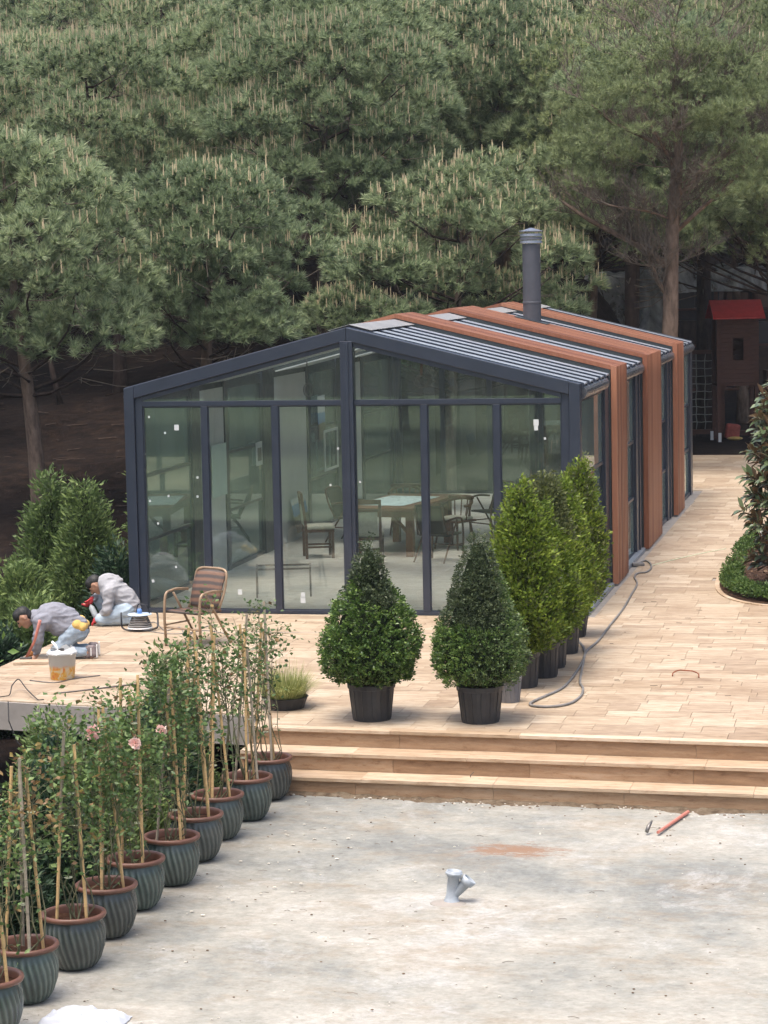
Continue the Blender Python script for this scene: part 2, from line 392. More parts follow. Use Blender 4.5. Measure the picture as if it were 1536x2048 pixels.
# ------------------------------------------------------------------ mesh helpers
class MB:
    def __init__(s): s.v = []; s.f = []; s.m = []; s.att = []
    def add(s, vs, fs, mi=0):
        o = len(s.v); s.v += [tuple(v) for v in vs]; s.f += [tuple(i + o for i in f) for f in fs]; s.m += [mi] * len(fs)
        return s
    def box(s, x0, x1, y0, y1, z0, z1, mi=0):
        return s.add([(x0, y0, z0), (x1, y0, z0), (x1, y1, z0), (x0, y1, z0), (x0, y0, z1), (x1, y0, z1), (x1, y1, z1), (x0, y1, z1)],
                     [(0, 3, 2, 1), (4, 5, 6, 7), (0, 1, 5, 4), (1, 2, 6, 5), (2, 3, 7, 6), (3, 0, 4, 7)], mi)
    def prism(s, poly, y0, y1, mi=0, axis='y'):
        """poly in (x,z) extruded along y, or (y,z) along x, or (x,y) along z"""
        n = len(poly)
        def P(a, b, t): return (a, t, b) if axis == 'y' else ((t, a, b) if axis == 'x' else (a, b, t))
        vs = [P(a, b, y0) for a, b in poly] + [P(a, b, y1) for a, b in poly]
        fs = [tuple(range(n)), tuple(range(2 * n - 1, n - 1, -1))] + [(i, n + i, n + (i + 1) % n, (i + 1) % n) for i in range(n)]
        return s.add(vs, fs, mi)
    def tube(s, path, rad, n=8, mi=0, cap=True):
        path = [Vector(p) for p in path]
        rs = rad if isinstance(rad, (list, tuple)) else [rad] * len(path)
        vs = []; fs = []; prev = None
        for i, p in enumerate(path):
            t = (path[min(i + 1, len(path) - 1)] - path[max(i - 1, 0)])
            if t.length < 1e-9: t = Vector((0, 0, 1))
            t.normalize()
            if prev is None:
                a = t.cross(Vector((0, 0, 1)) if abs(t.z) < .9 else Vector((1, 0, 0))).normalized()
            else:
                a = (prev - t * prev.dot(t))
                a = a.normalized() if a.length > 1e-6 else t.orthogonal().normalized()
            prev = a; b = t.cross(a)
            for k in range(n):
                th = 2 * PI * k / n
                vs.append(p + (a * math.cos(th) + b * math.sin(th)) * rs[i])
        for i in range(len(path) - 1):
            for k in range(n):
                fs.append((i * n + k, i * n + (k + 1) % n, (i + 1) * n + (k + 1) % n, (i + 1) * n + k))
        if cap: fs += [tuple(range(n - 1, -1, -1)), tuple((len(path) - 1) * n + k for k in range(n))]
        return s.add(vs, fs, mi)
    def lathe(s, prof, n=24, c=(0, 0, 0), mi=0, close=True):
        vs = []; fs = []
        for r, z in prof:
            for k in range(n):
                th = 2 * PI * k / n; vs.append((c[0] + r * math.cos(th), c[1] + r * math.sin(th), c[2] + z))
        for i in range(len(prof) - 1):
            for k in range(n): fs.append((i * n + k, i * n + (k + 1) % n, (i + 1) * n + (k + 1) % n, (i + 1) * n + k))
        if close: fs += [tuple(range(n - 1, -1, -1)), tuple((len(prof) - 1) * n + k for k in range(n))]
        return s.add(vs, fs, mi)
    def ball(s, c, r, n=10, m=7, mi=0):
        rx, ry, rz = (r, r, r) if isinstance(r, (int, float)) else r
        vs = [(c[0], c[1], c[2] - rz)]; fs = []
        for i in range(1, m):
            ph = PI * i / m - PI / 2
            for k in range(n):
                th = 2 * PI * k / n
                vs.append((c[0] + rx * math.cos(ph) * math.cos(th), c[1] + ry * math.cos(ph) * math.sin(th), c[2] + rz * math.sin(ph)))
        vs.append((c[0], c[1], c[2] + rz))
        for k in range(n):
            fs.append((0, 1 + (k + 1) % n, 1 + k)); t = 1 + (m - 2) * n
            fs.append((t + k, t + (k + 1) % n, len(vs) - 1))
            for i in range(m - 2):
                a = 1 + i * n; fs.append((a + k, a + (k + 1) % n, a + n + (k + 1) % n, a + n + k))
        return s.add(vs, fs, mi)
    def mesh(s, name, mats, smooth=False):
        me = bpy.data.meshes.new(name)
        me.from_pydata(s.v, [], s.f)
        for mt in (mats if isinstance(mats, (list, tuple)) else [mats]): me.materials.append(mt)
        if any(s.m): me.polygons.foreach_set('material_index', s.m)
        if smooth: me.polygons.foreach_set('use_smooth', [True] * len(me.polygons))
        me.update()
        return me
    def build(s, name, mats, parent=None, smooth=False, bevel=0, loc=None):
        return link(name, s.mesh(name, mats, smooth), parent, bevel, loc)

def link(name, me, parent=None, bevel=0, loc=None, rz=0):
    o = bpy.data.objects.new(name, me); COL.objects.link(o)
    if parent is not None: o.parent = parent
    if loc is not None: o.location = loc
    if rz: o.rotation_euler.z = rz
    if bevel:
        b = o.modifiers.new('bevel', 'BEVEL'); b.width = bevel; b.segments = 2; b.limit_method = 'ANGLE'
    return o

def tag(o, label=None, cat=None, group=None, kind=None):
    if label: o['label'] = label
    if cat: o['category'] = cat
    if group: o['group'] = group
    if kind: o['kind'] = kind
    return o

def thing(name, label, cat, loc=(0, 0, 0), rz=0, group=None):
    o = bpy.data.objects.new(name, None); COL.objects.link(o)
    o.location = loc; o.rotation_euler = (0, 0, rz); o.empty_display_size = .2
    return tag(o, label, cat, group)

def copy_tree(o, parent=None):
    c = o.copy(); COL.objects.link(c)
    if parent is not None: c.parent = parent
    for ch in [x for x in o.children]: copy_tree(ch, c)
    return c

def np_mesh(name, V, T, mats, mat_idx=None, smooth=False):
    """V (n,3), T (m,3) triangles"""
    me = bpy.data.meshes.new(name)
    V = np.ascontiguousarray(V, dtype=np.float32); T = np.ascontiguousarray(T, dtype=np.int32)
    me.vertices.add(len(V)); me.vertices.foreach_set('co', V.ravel())
    me.loops.add(T.size); me.loops.foreach_set('vertex_index', T.ravel())
    me.polygons.add(len(T)); me.polygons.foreach_set('loop_start', np.arange(0, T.size, 3, dtype=np.int32))
    me.polygons.foreach_set('loop_total', np.full(len(T), 3, dtype=np.int32))
    for m in mats: me.materials.append(m)
    if mat_idx is not None: me.polygons.foreach_set('material_index', np.asarray(mat_idx, dtype=np.int32))
    me.update(calc_edges=True)
    return me

def unit(a): return a / (np.linalg.norm(a, axis=1, keepdims=True) + 1e-9)

def needles(P, D, n, L, wd, spread, rng, droop=0.0):
    """tufts: n thin blades from each P about direction D"""
    N = len(P)
    Pn = np.repeat(P, n, 0); Dn = np.repeat(D, n, 0)
    r = unit(rng.normal(size=(N * n, 3)))
    d = unit(Dn + r * spread * rng.uniform(.5, 1.2, (N * n, 1)))
    d[:, 2] -= droop; d = unit(d)
    l = L * rng.uniform(.65, 1.15, (N * n, 1))
    s = unit(np.cross(d, rng.normal(size=(N * n, 3)))) * wd * .5
    base = Pn + Dn * rng.uniform(-.35, .15, (N * n, 1)) * L
    V = np.stack([base - s, base + s, base + d * l], 1).reshape(-1, 3)
    T = np.arange(len(V)).reshape(-1, 3)
    return V, T

def leaves(P, D, size, rng, wr=.5, fold=.25, up=None):
    """folded rhombic leaves, 2 triangles, base at P, pointing along D"""
    N = len(P)
    l = size * rng.uniform(.6, 1.2, (N, 1))
    s = unit(np.cross(D, rng.normal(size=(N, 3)) if up is None else up + .5 * rng.normal(size=(N, 3))))
    nrm = np.cross(s, D)
    a = P; b = P + D * l * .5 + s * l * wr * .5 + nrm * l * fold * .4
    c = P + D * l; e = P + D * l * .5 - s * l * wr * .5 + nrm * l * fold * .4
    V = np.stack([a, b, c, e], 1).reshape(-1, 3)
    i = np.arange(N)[:, None] * 4
    T = np.concatenate([i + np.array([[0, 1, 2]]), i + np.array([[0, 2, 3]])], 1).reshape(-1, 3)
    return V, T

def join(parts):
    Vs = []; Ts = []; Ms = []; o = 0
    for V, T, m in parts:
        Vs.append(V); Ts.append(T + o); Ms.append(np.full(len(T), m)); o += len(V)
    return np.concatenate(Vs), np.concatenate(Ts), np.concatenate(Ms)

def mb_tris(mb):
    V = np.array(mb.v, dtype=float).reshape(-1, 3); T = []
    for f in mb.f:
        for k in range(1, len(f) - 1): T.append((f[0], f[k], f[k + 1]))
    return V, np.array(T, dtype=int).reshape(-1, 3)

def fbm(x, y, z=0., s=1.):
    return noise.fractal(Vector((x * s, y * s, z)), 1.0, 2.0, 4)

# ------------------------------------------------------------------ terrain
def sstep(a, b, x):
    t = min(1, max(0, (x - a) / (b - a))); return t * t * (3 - 2 * t)
def ground_h(x, y):
    left = -1.3 + .165 * max(0, y - 3.5)
    if y > 75: left += .0
    right = -1.0 + .985 * sstep(25.0, 25.6, y) + .30 * max(0, y - 39)
    k = min(1, max(0, (y - 16) / 14.)); xs = -1.7 + 4.2 * k
    w_ = sstep(xs - 1.4, xs + 1.6, x)
    h = left * (1 - w_) + right * w_
    if y < 24: h = min(h, -0.4) if (x > -.35 and y < 17.2) or (x > 4.0) else h
    amp = .22 if (x < -.5 or y > 38) else .012
    h += amp * fbm(x, y, 3., .35)
    return h
def grid_axis(a, b, fine0, fine1, st, coarse):
    r = list(np.arange(a, fine0, coarse)) + list(np.arange(fine0, fine1, st)) + list(np.arange(fine1, b + coarse, coarse))
    return r
gx = grid_axis(-120, 140, -12, 14, .5, 9); gy = grid_axis(-90, 300, -20, 62, .5, 9)
mb = MB(); nx = len(gx)
for y in gy:
    for x in gx: mb.v.append((x, y, ground_h(x, y)))
for j in range(len(gy) - 1):
    for i in range(nx - 1): mb.f.append((j * nx + i, j * nx + i + 1, (j + 1) * nx + i + 1, (j + 1) * nx + i)); mb.m.append(0)
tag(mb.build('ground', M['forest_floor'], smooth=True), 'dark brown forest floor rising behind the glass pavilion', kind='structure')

# lower concrete yard
mb = MB(); xs_ = np.arange(3.55, 22, .25); ys_ = np.arange(-16.0, -6.9, .25)
for y in ys_:
    for x in xs_: mb.v.append((x, y, -.5 + .018 * fbm(x, y, 1., .5)))
for j in range(len(ys_) - 1):
    for i in range(len(xs_) - 1):
        k = len(xs_); mb.f.append((j * k + i, j * k + i + 1, (j + 1) * k + i + 1, (j + 1) * k + i)); mb.m.append(0)
tag(mb.build('yard', M['concrete'], smooth=True), 'patchy grey concrete yard below the steps', kind='structure')
mb = MB().box(3.55, 22, -16.0, -7.0, -1.4, -.56)
tag(mb.build('yard_base', M['fascia']), 'concrete base under the yard', kind='structure')
mb = MB(); mb.add([(-30, -60, -.45), (30, -60, -.45), (30, -16.02, -.52), (-30, -16.02, -.52)], [(0, 1, 2, 3)])
tag(mb.build('lawn', M['lawn']), 'lawn behind the viewpoint, beyond the concrete yard', kind='structure')

# ------------------------------------------------------------------ terrace
def front_y(x):
    return -6.22 - .19 * x if x < 3.62 else -7.42 - .055 * (x - 3.62)
mb = MB()
mb.prism([(-.13, -6.2), (3.62, -6.9), (3.62, 0.0), (-.13, 0.0)][::1], -.30, -.013, 0, 'z')
mb.prism([(3.62, -7.40), (20, -8.30), (20, 25.6), (6.2, 25.6), (6.2, 0), (3.62, 0)], -.30, -.014, 0, 'z')
mb.box(-.13, 6.2, 0.002, 17.0, -.30, -.012)
mb.box(4.3, 6.2, 17.002, 25.6, -.30, -.0135)
tag(mb.build('terrace', M['fascia']), 'raised terrace slab with bare cement edge', kind='structure')
terrace = bpy.data.objects['terrace']
# supports below the slab
mb = MB()
for x, y in ((1.6, -4.6), (1.6, -1.4), (3.2, -4.6)): mb.box(x - .15, x + .15, y - .15, y + .15, -1.7, -.302)
mb.build('support', M['fascia'], terrace)

def clip(poly, a, b, c):      # keep a*x+b*y+c>=0
    out = []
    for i in range(len(poly)):
        p, q = poly[i], poly[(i + 1) % len(poly)]
        dp = a * p[0] + b * p[1] + c; dq = a * q[0] + b * q[1] + c
        if dp >= 0: out.append(p)
        if (dp >= 0) != (dq >= 0):
            t = dp / (dp - dq); out.append((p[0] + (q[0] - p[0]) * t, p[1] + (q[1] - p[1]) * t))
    return out
def in_bed(x, y): return abs((x - 9.75) / 2.5) ** 4 + abs((y - 5.2) / 4.35) ** 4 < .72
def sq(a, p=.5): return math.copysign(abs(math.cos(a)) ** p, math.cos(a)), math.copysign(abs(math.sin(a)) ** p, math.sin(a))
tiles = []
rt = random.Random(11)
y = -8.6; row = 0
while y < 25.6:
    dy = rt.choice([.205, .305, .205, .41, .305]); x = -.2 - rt.random() * .5
    while x < 17:
        dx = rt.choice([.61, .41, .41, .50, .61, .305])
        g = .0018
        P = [(x + g, y + g), (x + dx - g, y + g), (x + dx - g, y + dy - g), (x + g, y + dy - g)]
        zone_front = y < 0
        res = []
        if True:
            base = clip(clip(P, 0, -1, 25.6), 1, 0, .125)
            # left part in front of pavilion
            a = clip(clip(clip(clip(base, -1, 0, 3.62), .187, 1, 6.185), 0, -1, -.02), 1, 0, .125)
            b_ = clip(clip(clip(base, 1, 0, -3.624), .055, 1, 7.34 - .199), 0, -1, -.02)
            c_ = clip(clip(base, 1, 0, -6.03), 0, 1, -.0)
            c_ = clip(c_, 0, -1, 16.9)
            d_ = clip(clip(base, 1, 0, -4.4), 0, 1, -16.904)
            for Q in (a, b_, c_, d_):
                if len(Q) >= 3:
                    A = abs(sum(Q[i][0] * Q[(i + 1) % len(Q)][1] - Q[(i + 1) % len(Q)][0] * Q[i][1] for i in range(len(Q)))) / 2
                    if A > .004: res.append((Q, A))
        for Q, A in res:
            cx = sum(p[0] for p in Q) / len(Q); cy = sum(p[1] for p in Q) / len(Q)
            if in_bed(cx, cy): continue
            tiles.append((Q, cx, cy, A))
        x += dx
    y += dy
def vis(cx, cy):
    d = Vector((cx, cy, 0)) - cm.translation; c = d.dot(CF); return abs(d.dot(CR) / c * 4779) < 790 and abs(d.dot(CU) / c * 4779) < 1040
tiles.sort(key=lambda t: ((0 if vis(t[1], t[2]) else 1), (Vector((t[1], t[2], 0)) - cm.translation).length))
cache = {}
mb = MB()
for i, (Q, cx, cy, A) in enumerate(tiles):
    zt = rt.uniform(-.0012, .0012)
    if i < 300:
        key = tuple((round(p[0] - cx, 3), round(p[1] - cy, 3)) for p in Q)
        if key not in cache:
            cache[key] = MB().prism([(a, b) for a, b in key], -.0125, 0, 0, 'z').mesh('tile', M['trav'])
        o = link('tile', cache[key], terrace, loc=(cx, cy, zt))
    else:
        mb.prism(Q, -.0125, zt, 0, 'z')
o = mb.build('paving', M['trav'], terrace); o['kind'] = 'stuff'
# indoor floor
mb = MB(); y = .06; k = 0
while y < 16.3:
    x = .04 - (k % 2) * .3
    while x < 5.84:
        x1 = min(x + .6, 5.84); x0 = max(x, .04)
        if x1 - x0 > .05: mb.box(x0 + .002, x1 - .002, y + .002, min(y + .6, 16.36) - .002, -.0118, .0)
        x += .6
    y += .6; k += 1
o = mb.build('indoor_floor', M['trav_in'], terrace); o['kind'] = 'stuff'

# steps
S = thing('steps', 'three travertine steps running down from the terrace to the concrete yard', 'steps')
def line_y(x, k): return -7.42 - .055 * (x - 3.62) - .31 * k
rs = random.Random(5)
for k in range(3):
    zt = -.168 * k
    x = 3.62; 
    while x < 16:
        L = rs.choice([1.1, 1.25, 1.4]); x1 = x + L
        # tread with nosing (front edge 2 cm proud of riser)
        f0, f1 = line_y(x, k) - .03, line_y(x1, k) - .03; b0, b1 = line_y(x, k) + (.10 if k == 0 else .305), line_y(x1, k) + (.10 if k == 0 else .305)
        zz = zt + .002 + rs.uniform(-.001, .001)
        mbx = MB().prism([(x + .0015, f0), (x1 - .0015, f1), (x1 - .0015, b1), (x + .0015, b0)], zz - .03, zz, 0, 'z')
        mbx.build('tread', M['tread'], S)
        x = x1
    x = 3.62 - rs.uniform(0, .01)
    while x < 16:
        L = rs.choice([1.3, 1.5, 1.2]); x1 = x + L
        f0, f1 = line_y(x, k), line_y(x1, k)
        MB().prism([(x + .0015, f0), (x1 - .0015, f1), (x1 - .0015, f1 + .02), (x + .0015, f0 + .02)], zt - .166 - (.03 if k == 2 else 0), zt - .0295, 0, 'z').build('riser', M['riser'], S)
        x = x1
mb = MB()
for k in range(3):
    mb.prism([(3.63, line_y(3.63, k) + .022), (16, line_y(16, k) + .022), (16, line_y(16, k) + .6), (3.63, line_y(3.63, k) + .6)], -.6, -.168 * k - .031, 0, 'z')
mb.build('step_core', M['mortar'], S)

# ------------------------------------------------------------------ pavilion
W, HE, HR = 5.88, 2.9, 3.633
MID = W / 2; SL = (HR - HE) / MID; LEN = 16.4
def rz(x, off=0): return HR - SL * abs(x - MID) + off      # roof line
PV = thing('glass_pavilion', 'long glass pavilion with anthracite frame and terracotta slatted bands', 'pavilion')
A_ = M['anth']
# gable frames front and back
for yy, back in ((0.0, 0), (LEN - .16, 1)):
    y0, y1 = yy, yy + .16
    for sx in (0, 1):
        xa, xb = (0, .135) if not sx else (W - .135, W)
        MB().prism([(xa, 0.0), (xb, 0.0), (xb, rz(xb, -.002)), (xa, rz(xa, -.002))], y0 - .02, y1, 0).build('corner_post', A_, PV, bevel=.008)
        xa, xb = (.137, .235) if not sx else (W - .235, W - .137)
        MB().prism([(xa, 0.0), (xb, 0.0), (xb, rz(xb, -.17)), (xa, rz(xa, -.17))], y0 + .015, y1 - .01, 0).build('post', A_, PV, bevel=.005)
        e0, e1 = (.137, MID - .001) if not sx else (MID + .001, W - .137)
        MB().prism([(e0, rz(e0, -.165)), (e1, rz(e1, -.165)), (e1, rz(e1)), (e0, rz(e0))], y0 - .02, y1, 0).build('rafter', A_, PV, bevel=.006)
        e0, e1 = (.237, MID - .082) if not sx else (MID + .082, W - .237)
        MB().prism([(e0, rz(e0, -.225)), (e1, rz(e1, -.225)), (e1, rz(e1, -.168)), (e0, rz(e0, -.168))], y0 + .01, y1 - .03, 0).build('gable_bead', A_, PV)
    if not back:
        MB().box(MID - .08, MID + .08, -.03, .14, .0, rz(MID, -.17)).build('centre_post', A_, PV, bevel=.006)
        MB().box(MID - .03, MID + .03, -.045, -.031, .0, rz(MID, -.19)).build('post_cover', A_, PV, bevel=.004)
    else:
        MB().box(MID - .08, MID + .08, y0 + .01, y1 - .01, .0, rz(MID, -.17)).build('centre_post', A_, PV)
    for e0, e1 in ((.237, MID - .082), (MID + .082, W - .237)):
        MB().box(e0, e1, y0 + .012, y0 + .08, 2.66, 2.725).build('transom', A_, PV, bevel=.003)
        MB().box(e0, e1, y0 + .012, y0 + .08, .0, .045).build('bottom_rail', A_, PV, bevel=.003)
        xm = [1.06, 1.99] if e0 < 1 else [3.915, 4.835]
        edges = [e0] + xm + [e1]
        for x in xm: MB().box(x - .042, x + .042, y0 + .008, y0 + .084, .046, 2.658).build('mullion', A_, PV, bevel=.004)
        for a in range(3):
            xa = edges[a] + (.042 if a else 0); xb = edges[a + 1] - (.042 if a < 2 else 0)
            p = MB().box(xa + .001, xb - .001, y0 + .04, y0 + .052, .047, 2.657).build('glass_pane', M['glass'], PV)
            # slim bead round the pane
            bd = MB()
            for (c0, c1, d0, d1) in ((xa + .001, xa + .014, .047, 2.657), (xb - .014, xb - .001, .047, 2.657), (xa + .016, xb - .016, .047, .06), (xa + .016, xb - .016, 2.643, 2.657)):
                bd.box(c0, c1, y0 + .03, y0 + .0385, d0, d1)
            bd.build('pane_bead', A_, p)
        g = [(e0, 2.727), (e1, 2.727), (e1, rz(e1, -.226)), (e0, rz(e0, -.226))]
        if g[0][1] > g[3][1] - .003: 
            xk = MID - (HR - .226 - 2.727) / SL; g = [(xk, 2.727), (e1, 2.727), (e1, rz(e1, -.226))]
        if e1 > 4 and rz(e1, -.226) < 2.73:
            xk = MID + (HR - .226 - 2.727) / SL; g = [(e0, 2.727), (xk, 2.727), (e0, rz(e0, -.226))]
        MB().prism(g, y0 + .04, y0 + .052, 0).build('gable_glass', M['glass'], PV)

# slatted bands: (y0, y1, number of slats)
BANDS = [(3.0, 4.25, 8), (7.1, 9.22, 13), (12.07, 13.35, 8)]
PR = .108; HT = .108
slat_cache = {}
def shell(off): return [(-off[0], off[1]), ]
for (y0, y1, n) in BANDS:
    pit = (y1 - y0) / n; wd = pit * .5
    key = round(wd, 4)
    xo = W + PR; zo = rz(xo, 0) + HT
    zi_r = rz(W + .02, 0) + .03
    side_r = MB().prism([(W + .03, 0.02), (xo, 0.02), (xo, zo), (W + .03, rz(W + .03, HT))], 0, wd).mesh('slat', M['slat'])
    side_l = MB().prism([(-PR, 0.02), (-.03, 0.02), (-.03, rz(-.03, HT)), (-PR, rz(-PR, HT))], 0, wd).mesh('slat', M['slat'])
    roof_r = MB().prism([(MID + .001, HR + HT - .06), (W + .028, rz(W + .028, HT - .06)), (W + .028, rz(W + .028, HT)), (MID + .001, HR + HT)], 0, wd).mesh('slat', M['slat'])
    roof_l = MB().prism([(-.028, rz(-.028, HT - .06)), (MID - .001, HR + HT - .06), (MID - .001, HR + HT), (-.028, rz(-.028, HT))], 0, wd).mesh('slat', M['slat'])
    for k in range(n):
        yy = y0 + k * pit + (0 if k == 0 else (pit - wd) * k / (n - 1))
        for me in (side_r, side_l):
            link('slat', me, PV, loc=(0, yy, 0))
        if y0 > 7 and y0 < 8 and 8.95 > yy + wd > 8.3 - .0:
            pass
        for me in (roof_r, roof_l):
            link('slat', me, PV, loc=(0, yy, 0))
    for q in ([(MID + .001, HR - .145), (W - .14, rz(W - .14, -.145)), (W - .14, rz(W - .14, -.125)), (MID + .001, HR - .125)], [(.14, rz(.14, -.145)), (MID - .001, HR - .145), (MID - .001, HR - .125), (.14, rz(.14, -.125))]):
        MB().prism(q, y0 + .01, y1 - .01).build('bounce_ceiling', M['bounce'], PV)  # pale underside added to bounce light into the room
    # cassette behind the slats: walls, roof deck and edge trims
    MB().box(W - .08, W + .018, y0 + .01, y1 - .01, .0, rz(W + .018, -.01)).build('wall_panel', M['roofd'], PV)
    MB().box(W - .1, W - .082, y0 + .01, y1 - .01, .0, 2.7).build('bounce_lining', M['bounce'], PV)  # pale inner faces added on both sides to brighten the interior
    MB().box(.082, .1, y0 + .01, y1 - .01, .0, 2.7).build('bounce_lining', M['bounce'], PV)
    MB().box(-.018, .08, y0 + .01, y1 - .01, .0, rz(-.018, -.01)).build('wall_panel', M['roofd'], PV)
    for q in ([(MID + .001, HR - .12), (W + .018, rz(W + .018, -.12)), (W + .018, rz(W + .018, HT - .065)), (MID + .001, HR + HT - .065)],
              [(-.018, rz(-.018, -.12)), (MID - .001, HR - .12), (MID - .001, HR + HT - .065), (-.018, rz(-.018, HT - .065))]):
        MB().prism(q, y0 + .006, y1 - .006).build('roof_cassette', M['roofd'], PV)

# side bays: posts, glazing, roof panels, gutters
BAYS = [(.165, 2.998, .42), (4.252, 7.098, .7), (9.222, 12.068, .7), (13.352, LEN - .165, .0)]
for bi, (y0, y1, pw) in enumerate(BAYS):
    for side in (0, 1):
        X = lambda a, b: (a, b) if not side else (W - b, W - a)      # inward measure
        px0 = y1 - (pw if pw else .25)
        xa, xb = X(.0, .12)
        MB().box(xa, xb, px0, y1 - .002, 0, rz(xa if not side else xb, -.012)).build('wall_post', A_, PV, bevel=.006)
        if pw > .5:
            xa, xb = X(.0, .012)
            xa, xb = (xa - .02, xa - .001) if not side else (xb + .001, xb + .02)
            MB().box(xa, xb, px0 + pw * .42, px0 + pw * .58, 0.01, 2.7).build('post_cover', A_, PV, bevel=.003)
        ga = y0 + .002
        if bi:
            xa, xb = X(.0, .12); MB().box(xa, xb, y0 + .002, y0 + .18, 0, rz(xa if not side else xb, -.012)).build('wall_post', A_, PV)
            ga = y0 + .182
        gb = px0 - .002
        xa, xb = X(.03, .09)
        MB().box(xa, xb, ga, gb, 2.66, 2.80).build('head_rail', A_, PV)
        MB().box(xa - .01, xb + .01, ga, gb, 0.0, .06).build('sill_rail', A_, PV, bevel=.003)
        zz = [.062, .85, 1.70, 2.658]
        for q in range(3):
            x0, x1 = X(.05 + (.028 if q == 1 else 0), .062 + (.028 if q == 1 else 0))
            MB().box(x0, x1, ga + .03, gb - .03, zz[q] + .03 - (.03 if q == 0 else 0), zz[q + 1] - .002 - (.0 if q == 2 else -.02)).build('side_glass', M['glass_side'], PV)
        for z in (.85, 1.70):
            x0, x1 = X(.035, .092); MB().box(x0, x1, ga, gb, z - .003, z + .04).build('sash_rail', A_, PV, bevel=.003)
        for yy in (ga, gb - .03):
            x0, x1 = X(.037, .090); MB().box(x0, x1, yy + .001, yy + .029, .061, 2.655).build('sash_stile', A_, PV)
        # gutter: half round box at the eave
        x0 = (-.07 if not side else W + .07 - .0)
        gxc = .02 if not side else W - .02
        prof = []
        for t in range(9):
            a = -PI / 2 + PI * t / 8
            prof.append((gxc + (1 if side else -1) * .085 * math.cos(a), 2.78 + .085 * math.sin(a)))
        prof.append((gxc - (1 if side else -1) * .03, 2.865)); prof.append((gxc - (1 if side else -1) * .03, 2.695))
        MB().prism(prof, y0 + .003, y1 - (.0 if bi == 3 else .45 if bi == 0 else .0) - .002).build('gutter', M['gutter'], PV, smooth=False)
        # sloping sheets with a raised rib at their near edge
        n = (5, 4, 4, 4)[bi]
        st = (y1 - y0) / n
        for k in range(n):
            a, b = y0 + k * st, y0 + (k + 1) * st
            xi = MID - .002 if not side else MID + .002; xe = .0 - .03 if not side else W + .03
            def zr(x, o): return rz(x, o)
            if bi == 0 and k == n - 1: pass
            vs = []
            ys = [a + .016, a + .03, a + st * .3, a + st * .60]; os_ = [-.006, -.002, .003, .006]  # sheet cut short: open gap added to let daylight into the interior
            for yq, oq in zip(ys, os_): vs += [(xi, yq, zr(xi, oq)), (xe, yq, zr(xe, oq))]
            for yq, oq in ((a + .016, -.02), (a + st * .60, -.012)): vs += [(xi, yq, zr(xi, oq)), (xe, yq, zr(xe, oq))]
            fs = [(0, 1, 3, 2), (2, 3, 5, 4), (4, 5, 7, 6), (8, 9, 1, 0), (6, 7, 11, 10), (0, 2, 4, 6, 10, 8), (1, 9, 11, 7, 5, 3), (8, 10, 11, 9)]
            MB().add(vs, fs).build('roof_panel', M['roofm'], PV)
            for (q0, q1, z0, z1, nm) in ((a + .001, a + .014, -.075, .010, 'roof_rib'), (a + st * .60 + .002, a + st * .60 + .02, -.06, .002, 'louvre_back')):
                MB().add([(xx, yy, rz(xx, zo_)) for yy, zo_ in ((q0, z0), (q1, z0), (q1, z1), (q0, z1)) for xx in (xi, xe)], [(0, 1, 3, 2), (2, 3, 5, 4), (4, 5, 7, 6), (6, 7, 1, 0), (0, 2, 4, 6), (1, 7, 5, 3)]).build(nm, A_, PV)
    MB().prism([(MID - .28, rz(MID - .28, .03)), (MID, HR + .035), (MID + .28, rz(MID + .28, .03)), (MID + .28, rz(MID + .28, .024)), (MID, HR + .028), (MID - .28, rz(MID - .28, .024))], y0 + .02, y1 - .02).build('ridge_cap', M['cap'], PV)
# floor plinth rail
MB().box(W - .02, W + .06, .165, 2.9, -.002, .05).build('base_trim', M['roofm'], PV)
MB().box(W - .02, W + .06, 4.3, 7.0, -.002, .05).build('base_trim', M['roofm'], PV)

# stove flue through the second band
FX, FY = 3.95, 8.95
fl = thing('flue', None, None); fl.parent = PV
del_keys = [k for k in fl.keys()]
o = MB().lathe([(.145, 0), (.145, .42), (.152, .425), (.152, .45), (.145, .455), (.145, 1.38)], 28).build('flue_pipe', M['flue'], fl, smooth=False); o.location = (FX, FY, 3.34)
for k in range(3):
    z = 1.40 + k * .055
    MB().lathe([(.13, -.01), (.182, -.012), (.176, .03), (.13, .032)], 28).build('flue_louvre', M['flue'] if k % 2 else M['flue_top'], fl).location = (FX, FY, 3.34 + z)
MB().lathe([(.13, 0), (.195, .0), (.195, .012), (.02, .062)], 28).build('flue_cap', M['flue_top'], fl).location = (FX, FY, 3.34 + 1.57)
MB().prism([(FX - .26, rz(FX - .26, HT + .004)), (FX + .26, rz(FX + .26, HT + .004)), (FX + .26, rz(FX + .26, HT + .012)), (FX - .26, rz(FX - .26, HT + .012))], FY - .2, FY + .2).build('flue_flashing', M['roofd'], fl)
del fl
fl = None

